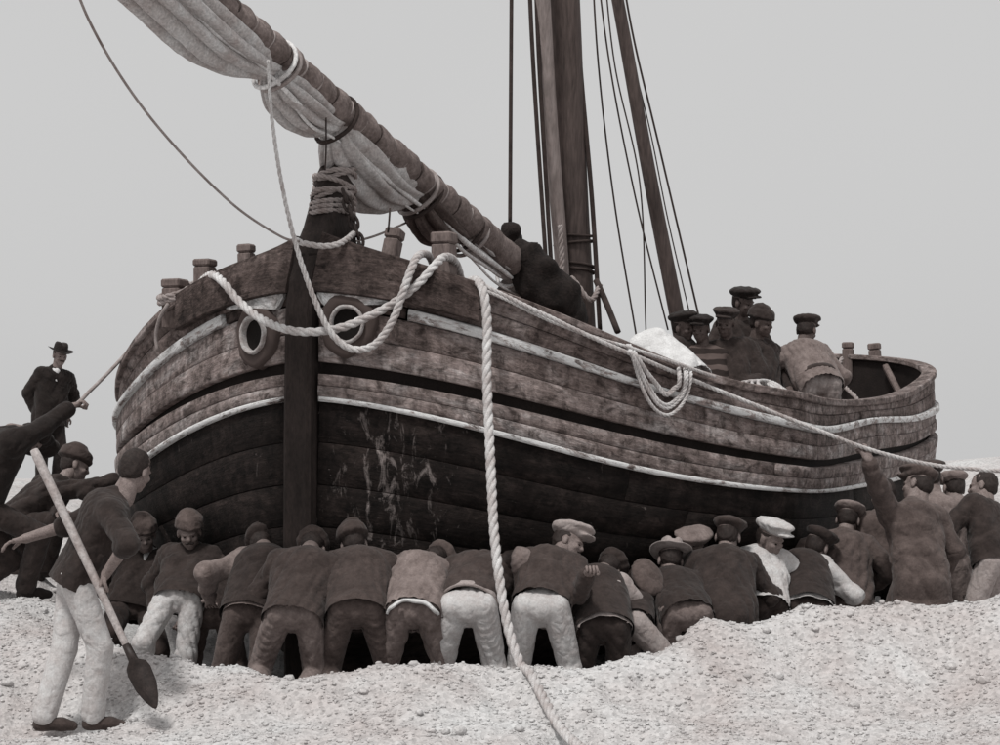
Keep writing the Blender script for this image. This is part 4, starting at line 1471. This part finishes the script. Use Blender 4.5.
    # ------------------ trousers
    mk = (leg[0][1] + leg[1][1]) / 2
    if DEBUG: print('PERSON %-60s hip %.2f legs %.2f %.2f of %.2f' % (label[:60], pv[2] - org[2], np.linalg.norm(leg[0][0] - leg[0][2]), np.linalg.norm(leg[1][0] - leg[1][2]), sum(lens)))
    pr = [cone(pv - rt * .062 * S + sp * .03, pv + rt * .062 * S + sp * .03, .098 * S, .098 * S), cone(pv, pv + sp * .07 * S, .104 * S, .098 * S), cone(pv, pv + (mk - pv) * .20, .094 * S, .050 * S)]
    for h_, k_, a_ in leg:
        e_ = a_ + np.array([0, 0, .01]) if not short else k_ + (a_ - k_) * .15
        pr += [cone(h_ - ch * .012 * S, k_, .092 * S, .073 * S)] + ([cone(k_, e_, .074 * S, .068 * S)] if not short else [cone(k_, e_, .080 * S, .080 * S)])
    v_, q_ = surface(pr, min(vox, .0135), .012 * S)
    v_ = folds(v_, q_, .011 * wr, seed + 6, rt, fw, (0, 0, 1), .075, 2.6, .3)
    mesh_obj('trousers', v_, q_, M[legs], body, org)
    def strip(name, mt, up_, rx_, ry_, hgt, a0, a1, wave=0.0):
        n_s = 44
        V2 = []
        for a in np.linspace(a0, a1, n_s):
            c = pv + sp * (up_ + wave * math.sin(2.0 * a + .6) * math.cos(5 * a)) * S + sl * math.cos(a) * rx_ * S - ch * math.sin(a) * ry_ * S
            o_ = unit(sl * math.cos(a) / rx_ - ch * math.sin(a) / ry_)
            for dz_, do in ((hgt / 2, -.012), (hgt / 2 - .004, .004), (-hgt / 2 + .004, .006), (-hgt / 2, -.010)): V2.append(c + sp * dz_ + o_ * do)
        f2 = [(i * 4 + j_, i * 4 + (j_ + 1) % 4, (i + 1) * 4 + (j_ + 1) % 4, (i + 1) * 4 + j_) for i in range(n_s - 1) for j_ in range(4)]
        mesh_obj(name, V2, f2, M[mt], body, org)
    if tails: strip('shirt_tail', 'c_white', -hem - .012, .160 * B, .128 * B, .035, .2, math.pi - .2, .016)
    if vest:
        pr = [cone(lowp - sl * .062 * S, nk - sl * .075 * S - sp * .10 * S, .128 * S * B, .126 * S * B), cone(lowp + sl * .062 * S, nk + sl * .075 * S - sp * .10 * S, .128 * S * B, .126 * S * B), cone(lowp - ch * .02 * S, nk - sp * .12 * S - ch * .05 * S, .136 * S * B, .124 * S * B), ell(nk - sp * .10 * S - ch * .035 * S, (.160 * S * B, .132 * S * B, .145 * S * B), np.stack([sl, ch, sp]))]
        v_, q_ = surface(pr, .017, .03)
        v_ = folds(v_, q_, .009, seed + 2, sl, ch, sp, .06, .6, 1.7)
        hz = pv - sp * (hem - .01) * S
        bl_ = (v_ - hz) @ sp
        q_ = q_[(bl_[q_].max(1) > 0)]
        v_ = np.where((bl_ < 0)[:, None], v_ - np.outer(bl_, sp), v_)
        mesh_obj('waistcoat', v_, q_, M[vest], body, org)
    if belt: strip('belt', belt, .075, .176 * B, .142 * B, .05, 0, 2 * math.pi)
    if kerchief:
        pr = [cone(nk - sl * .05 * S + ch * .05 * S, nk + sl * .05 * S + ch * .05 * S, .035 * S, .035 * S), cone(nk + ch * .07 * S, nk + ch * .10 * S - sp * .12 * S, .040 * S, .014 * S), cone(nk - sl * .06 * S, nk - ch * .05 * S, .03, .03), cone(nk + sl * .06 * S, nk - ch * .05 * S, .03, .03)]
        v_, q_ = surface(pr, .012, .02)
        mesh_obj('kerchief', v_, q_, M[kerchief], body, org)
    # ------------------ boots
    for (h_, k_, a_), ft in zip(leg, feet):
        toe = unit(fw + rt * (.18 if ft[0] > 0 else -.18))
        dn = np.array([0, 0, 1.0])
        pr = [cone(a_ - dn * .045 * S - toe * .03 * S, a_ - dn * .042 * S + toe * .10 * S, .040 * S, .038 * S), cone(a_ - dn * .045 * S + toe * .10 * S, a_ - dn * .052 * S + toe * .165 * S, .040 * S, .030 * S), cone(a_ - dn * .03, a_ + dn * .07 * S, .046 * S, .050 * S)]
        if short: pr.append(cone(a_, k_ + (a_ - k_) * .12, .052 * S, .060 * S))
        v_, q_ = surface(pr, .014, .02)
        mesh_obj('boot', v_, q_, M[boots], body, org)
    # ------------------ head gear and hair
    hm = 'hair'
    hv = put(HAIRV)
    hv = wrinkle(hv, HAIRQ, .004, 60, seed + 3)
    if cap != 'bare':
        lim = .052 * hs
        zz = (hv - hd) @ u2
        hv = np.where((zz > lim)[:, None], hv - np.outer(zz - lim, u2), hv); hv = hd + (hv - hd) * .985
    mesh_obj('hair', hv, HAIRQ, M[hm], body, org)
    if cap != 'bare':
        tv, tq = {'cap': (CAPV, CAPQ), 'knit': (KNITV, KNITQ), 'hat': (HATV, HATQ)}[cap]
        r = random.Random(seed)
        T = Matrix.Rotation(math.radians(r.uniform(-7, 5)), 3, 'X') @ Matrix.Rotation(math.radians(r.uniform(-7, 7)), 3, 'Y')
        tv2 = tv @ np.array(T).T * (1.0 if cap == 'hat' else 1.13) + (np.array([0, 0, .006]) if cap == 'hat' else np.array([0, -.004, -.002]))
        v_ = put(tv2)
        if cap != 'hat': v_ = wrinkle(v_, tq, .005, 40, seed + 9)
        mesh_obj('hat' if cap == 'hat' else 'cap', v_, tq, M[cap_m], body, org)
    if beard == 'moustache': mesh_obj('moustache', put(MOUV), MOUQ, M['hair'], body, org)
    if beard == 'white': mesh_obj('beard', put(BEARDV), BEARDQ, M['hair_grey'], body, org)
    return dict(obj=body, arm=arm, leg=leg, pv=pv, nk=nk, hd=hd, org=org, rt=rt, fw=fw, sp=sp, ch=ch, sl=sl, S=S)


TOW = (0, 1, -.15)
GP1 = 'men heaving under the hull'
# --- left edge
person('person in dark clothes at the left edge pulling a taut line with one arm', (-18, 508, 14.4), (11, 434, 0), (27, 436), face=(.9, .2, -.5), yaw=70, sg=-1, hsg=1, feet=((-.05, .30), (.05, -.12)), hands=((73, 406, 14.55), (40, 430, 14.45)),
       cap='bare', top='c_black', legs='c_dark', vox=.02, curl=(1.2, 1.2), hdir=((.75, 0, .35), None), group='men on the left', sleeve='wrist', elbow=((-.2, -.2, -1), None))
person('man in black suit and hat standing alone on the ridge at left', (49, 414, 24.2), (55, 371, 0), (61, 356), face=(.55, -.8, -.12), yaw=150, hsg=-1, sg=1, feet=((.10, .02), (-.10, -.02)), S=.95, hands=((.04, -.12, -.47), (-.04, -.12, -.47)),
       cap='hat', cap_m='c_black', top='c_black', legs='c_black', vox=.016, group='men on the left', kerchief='c_white', coat=.35, beard='moustache')
person('stooping man in a dark jersey and cap reaching an arm towards the bow', (8, 528, 15.5), (60, 486, 0), (72, 466), face=(.95, .3, -.1), yaw=88, sg=1, hsg=1, feet=((.02, .28), (.05, -.20)), hands=((118, 480, 15.4), (62, 512, 15.2)),
       cap='knit', cap_m='c_umber', top='c_dark', legs='c_dark', vox=.018, group='men on the left', hdir=((1, 0, .05), None))
L4 = person('man in dark shirt and white trousers carrying a shovel in the left foreground', (76, 578, 12.45), (116, 500, 0), (134, 471), face=(.5, .85, -.28), yaw=78, sg=1, hsg=1, feet=((.03, .10), (.02, -.20)), S=1.02,
       hands=((106, 574, 12.22), (22, 540, 12.6)), cap='bare', top='c_dark', legs='c_light', boots='c_umber', sleeve='elbow', vox=.014, curl=(1.25, .35), hdir=((-.45, -.1, -.9), (-.95, -.1, -.2)), elbow=((.5, -.6, 0), (0, .3, -.5)), hem=.05, wr=.6, group='men on the left')
# --- row under the hull, left to right
common = dict(yaw=0, sg=1, group=GP1)
person('man in knit cap and white neckcloth facing out, nearest the left end of the row', (133, 606, 15.45), (142, 556, 0), (147, 535), face=(.25, -1, -.1), yaw=170, sg=1, hsg=-1, feet=((.05, .2), (-.16, .05)), cap='knit', cap_m='c_drab', top='c_dark', legs='c_umber', kerchief='c_white', group=GP1, vox=.018, hands=((.05, .10, -.42), (-.1, .05, -.4)), coat=.15)
person('man in knit cap and pale knee breeches facing out with back to the hull', (180, 596, 14.6), (188, 553, 0), (192, 532), face=(.1, -1, -.12), yaw=185, sg=1, hsg=-1, feet=((.22, .06), (.0, .02)), cap='knit', cap_m='c_drab', top='c_brown', legs='c_light', boots='c_umber', short=True, S=.95, group=GP1, vox=.018, hands=((.1, .08, -.40), (-.1, .1, -.38)), beard='moustache')
person('bent man in drab trousers with a raised elbow beside the man in breeches', (212, 612, 14.7), (219, 562, 0), (221, 549), face=(0, 1, -.6), feet=((.10, -.12), (-.14, -.10)), cap='knit', cap_m='c_brown', top='c_brown', legs='c_drab', hands=((.14, .10, -.2), (-.05, .26, -.3)), S=.98, coat=.15, **common)
person('stooping man in drab jacket pushing just left of the foot of the stem', (252, 612, 13.8), (263, 560, 0), (260, 548), face=(.2, 1, -.8), feet=((-.02, -.22), (-.24, -.16)), cap='knit', cap_m='c_brown', top='c_grey', vest='c_brown', legs='c_drab', hands=((.05, .26, -.30), (-.22, .02, -.25)), coat=.15, bulk=1.04, **common)
person('stooping man in dark jacket right below the foot of the stem', (294, 614, 13.40), (303, 561, 0), (309, 551), face=(0, 1, -.8), feet=((.03, -.22), (-.22, -.16)), cap='cap', cap_m='c_umber', top='c_umber', legs='c_grey', hands=((.05, .26, -.30), (-.05, .26, -.30)), bulk=1.04, coat=.15, **common)
person('heavy dark man stooping under the bow with the top of his head showing', (357, 610, 13.42), (358, 561, 0), (352, 546), face=(-.1, 1, -.4), feet=((.17, -.10), (-.16, -.14)), cap='knit', cap_m='c_umber', top='c_umber', legs='c_drab', hands=((.05, .26, -.30), (-.05, .26, -.30)), bulk=1.10, hsg=1, coat=.2, **common)
person('stooping man with pale shoulders and a white shirt tail hanging out', (414, 610, 13.42), (419, 569, 0), (433, 564), face=(.2, 1, -.8), feet=((.17, -.12), (-.16, -.10)), cap='cap', cap_m='c_drab', top='c_grey', legs='c_grey', tails=True, hands=((.05, .26, -.30), (-.05, .26, -.30)), bulk=1.06, **common)
person('stooping man in pale trousers just left of the hanging hawser', (468, 608, 13.42), (482, 568, 0), (512, 564), face=(.8, .6, -.5), hsg=-1, feet=((.14, -.12), (-.15, -.08)), cap='knit', cap_m='c_grey', top='c_umber', legs='c_light', belt='c_pale', hem=-.06, hands=((.05, .26, -.30), (-.05, .26, -.30)), bulk=1.03, **common)
person('man in flat cap turning his face right, pale trousers, right of the hanging hawser', (541, 608, 13.45), (552, 561, 0), (569, 544), face=(.9, -.25, -.15), feet=((.19, -.12), (-.10, -.08)), cap='cap', cap_m='c_pale', top='c_umber', legs='c_light', hem=-.03, hands=((588, 574, 13.3), (-.05, .26, -.3)), curl=(1.3, .5), elbow=((-.1, -.3, -1), None), bulk=1.05, hsg=1, beard='moustache', **common)
person('stooping man with pale shoulders and dark trousers between two capped men', (603, 626, 13.6), (597, 583, 0), (609, 572), face=(.3, 1, -.8), feet=((.06, -.14), (-.12, -.10)), cap='cap', cap_m='c_brown', top='c_pale', vest='c_brown', legs='c_brown', hands=((.05, .26, -.30), (-.05, .26, -.30)), S=.96, coat=.15, **common)
person('man with white beard and cap looking down beside the man in the brimmed hat', (629, 624, 13.9), (631, 594, 0), (638, 581), face=(.5, -.75, -.5), yaw=60, sg=1, hsg=-1, feet=((.10, .05), (-.15, -.12)), cap='cap', cap_m='c_drab', top='c_brown', legs='c_pale', hands=((.02, .24, -.22), (-.02, .26, -.2)), group=GP1, beard='white', S=.95)
person('man in pale brimmed hat with his back turned, stooping in the row', (686, 614, 13.95), (675, 584, 0), (672, 562), face=(-.1, .95, -.05), feet=((.14, -.10), (-.12, -.12)), cap='hat', cap_m='c_pale', top='c_dark', legs='c_grey', hands=((.05, .26, -.30), (-.05, .26, -.30)), hsg=1, S=.98, **common)
person('capped man half hidden behind the man in the brimmed hat', (700, 606, 14.5), (697, 566, 0), (691, 546), face=(-.7, -.5, 0), hsg=-1, feet=((.12, -.1), (-.12, -.1)), cap='cap', cap_m='c_grey', top='c_dark', legs='c_umber', **common)
person('broad dark man in cap with a white neck cloth right of the brimmed hat', (725, 608, 14.2), (728, 560, 0), (730, 538), face=(.2, .9, -.2), feet=((.12, -.1), (-.12, -.1)), cap='cap', cap_m='c_umber', top='c_brown', legs='c_brown', kerchief='c_white', bulk=1.12, coat=.5, hands=((.05, .26, -.3), (-.05, .26, -.3)), hsg=1, **common)
person('man in pale flat cap and white shirt leaning into the hull', (762, 604, 14.6), (762, 558, 0), (768, 538), face=(.6, -.6, -.25), feet=((.12, -.1), (-.12, -.1)), cap='cap', cap_m='c_light', top='c_light', legs='c_brown', hands=((.14, .2, -.22), (-.12, .3, -.2)), hsg=-1, **common)
person('man in dark cap with pale sleeves bending at the hull', (806, 606, 14.75), (808, 566, 0), (819, 548), face=(.5, .8, -.3), feet=((.1, -.1), (-.12, -.1)), cap='cap', cap_m='c_brown', top='c_light', vest='c_dark', legs='c_brown', hands=((.10, .16, -.28), (-.22, .10, -.22)), sleeve='elbow', **common)
person('man in drab coat pressed against the hull with a pale hand showing', (846, 592, 15.3), (848, 540, 0), (851, 521), face=(.3, .9, 0), feet=((.1, -.05), (-.1, -.05)), cap='cap', cap_m='c_grey', top='c_drab', legs='c_umber', coat=.8, hands=((.06, .1, -.32), (-.1, .25, .0)), **common)
person('man with arm akimbo and dark trousers beside the man who raises his arm', (878, 578, 15.7), (884, 518, 0), (886, 496), face=(-.3, .9, 0), feet=((.14, -.08), (-.1, .0)), cap='bare', top='c_drab', legs='c_black', belt='c_light', hands=((.06, .02, -.40), (-.05, .2, -.42)), elbow=((.9, -.3, 0), None), group='men on the right')
person('man in long drab coat stretching an arm up to the hauling rope', (921, 572, 15.1), (915, 508, 0), (921, 486), face=(-.6, .6, .25), yaw=-15, feet=((.12, -.05), (-.12, .05)), cap='cap', cap_m='c_drab', top='c_drab', legs='c_drab', coat=1.2, hands=((.08, .05, -.48), (867, 456, 14.85)), curl=(.5, 1.2), elbow=(None, (0, -.3, -.6)), hdir=(None, (-.45, 0, .9)), group='men on the right', vox=.018, S=1.04)
person('capped man in grey coat behind the long coat, below the rope', (943, 564, 16.0), (938, 502, 0), (934, 479), face=(.2, .9, 0), feet=((.12, -.05), (-.12, .05)), cap='cap', cap_m='c_umber', top='c_grey', legs='c_grey', coat=.9, group='men on the right')
person('pale clad man near the right edge with his arm reaching forward', (964, 564, 16.3), (961, 510, 0), (957, 489), face=(-.2, .9, 0), yaw=20, feet=((.12, -.05), (-.12, .05)), cap='cap', cap_m='c_grey', top='c_light', legs='c_light', coat=.5, hands=((.05, .2, -.35), (-.1, .3, -.2)), group='men on the right')
person('dark haired man in dark jacket at the right edge of the picture', (992, 562, 15.4), (990, 508, 0), (987, 488), face=(-.9, .4, 0), yaw=-60, feet=((.12, -.05), (-.12, .05)), cap='bare', top='c_brown', legs='c_pale', hands=((.0, .1, -.48), (-.0, .3, -.12)), group='men on the right', coat=.3)

# --- on deck
DK = EYE - .02
GD = 'people on the deck'
person('person in white shirt bent low behind the rail with back upward', (682, 372, 17.6), (648, 343, 0), (634, 356), face=(-.6, .5, -.6), yaw=-40, sg=1, hsg=1, feet=((.1, 0), (-.1, 0)), cap='bare', top='c_white', legs='c_white', hands=((.0, .25, -.35), (-.0, .25, -.35)), floor=DK - .1, group=GD, skin='skin_shaded', bulk=1.25, S=.98, hem=.16)
person('person in dark cap next to the white shirt on deck', (688, 392, 18.2), (687, 344, 0), (682, 328), face=(.7, -.5, -.3), yaw=120, hsg=-1, feet=((.1, 0), (-.1, 0)), cap='cap', cap_m='c_black', top='c_dark', legs='c_dark', floor=DK - .15, group=GD, skin='skin_shaded', S=.95)
person('person in striped jersey and dark cap, second head from the white shirt', (712, 392, 18.1), (706, 348, 0), (700, 330), face=(-.4, -.8, -.3), yaw=170, hsg=-1, feet=((.1, 0), (-.1, 0)), cap='cap', cap_m='c_black', top='c_stripe', legs='c_dark', floor=DK - .15, group=GD, skin='skin_shaded', S=.90)
person('person in dark jacket and wide cap left of the tallest head on deck', (730, 392, 18.2), (728, 342, 0), (724, 324), face=(-.3, -.9, -.2), yaw=185, hsg=-1, feet=((.1, 0), (-.1, 0)), cap='cap', cap_m='c_brown', top='c_brown', legs='c_dark', floor=DK - .1, group=GD, skin='skin_shaded', S=.98, coat=.3)
person('tallest person on deck in dark cap standing behind the others', (744, 372, 18.7), (742, 322, 0), (742, 304), face=(.7, -.7, 0), yaw=160, hsg=-1, feet=((.1, 0), (-.1, 0)), cap='cap', cap_m='c_black', top='c_brown', legs='c_dark', floor=DK, group=GD, skin='skin_shaded')
person('person with cap pulled over the ears looking right on deck', (762, 390, 18.3), (758, 342, 0), (760, 324), face=(.8, -.5, -.2), yaw=150, hsg=-1, feet=((.1, 0), (-.1, 0)), cap='knit', cap_m='c_brown', top='c_dark', legs='c_dark', floor=DK - .1, group=GD, skin='skin_shaded', S=.98, coat=.4)
person('man in grey shirt and pale trousers stooping on deck with back turned', (820, 384, 18.3), (806, 348, 0), (808, 330), face=(.5, .8, -.2), yaw=-10, sg=1, hsg=1, feet=((.12, 0), (-.12, 0)), cap='cap', cap_m='c_brown', top='c_grey', legs='c_pale', floor=DK - .1, belt='c_brown', group=GD, skin='skin_shaded', sleeve='wrist', hands=((.12, .12, -.40), (-.2, .2, -.3)), bulk=1.08, S=1.02)

# ------------------------------------------------------------------ shovel in the foreground man's hand
ha, hb = np.array(P(34, 450, 12.38)), np.array(P(133, 660, 12.10))
shv = empty('shovel', tuple(P(147, 690, 12.08)))
tag(shv, 'long shovel with pale handle and dark pointed blade held by the foreground man', 'shovel')
t = np.linspace(0, 1, 30)
hp = ha + np.outer(t, hb - ha)
V, Fc = tube_geo(hp, np.interp(t, [0, .02, .5, 1], [.024, .029, .026, .020]), 12)
mesh_obj('handle', V, Fc, M['ash'], shv, tuple(shv.location))
d = unit(hb - ha); tip = np.array(P(160, 705, 12.02)); 
xr = unit(np.cross(d, [0, 1, 0])); nr = np.cross(xr, d)
bl = []
rows = [(-.10, .020, .022), (0, .024, .022), (.03, .062, .006), (.07, .072, .004), (.17, .066, .004), (.25, .042, .004), (.30, .018, .003), (.315, .004, .002)]
m_ = 9
base = hb + d * .0
V = []
for al, hw, th in rows:
    for q in range(m_):
        x = -1 + 2 * q / (m_ - 1)
        V.append(base + d * al + xr * hw * x + nr * (.030 * (x * x) * min(1, hw / .08) + th))
    for q in range(m_):
        x = 1 - 2 * q / (m_ - 1)
        V.append(base + d * al + xr * hw * x + nr * (.030 * (x * x) * min(1, hw / .08) - th))
k = 2 * m_
Fc = [(i * k + j_, i * k + (j_ + 1) % k, (i + 1) * k + (j_ + 1) % k, (i + 1) * k + j_) for i in range(len(rows) - 1) for j_ in range(k)]
Fc += [tuple(range(k))[::-1], tuple((len(rows) - 1) * k + q for q in range(k))]
mesh_obj('blade', V, Fc, M['steel'], shv, tuple(shv.location))
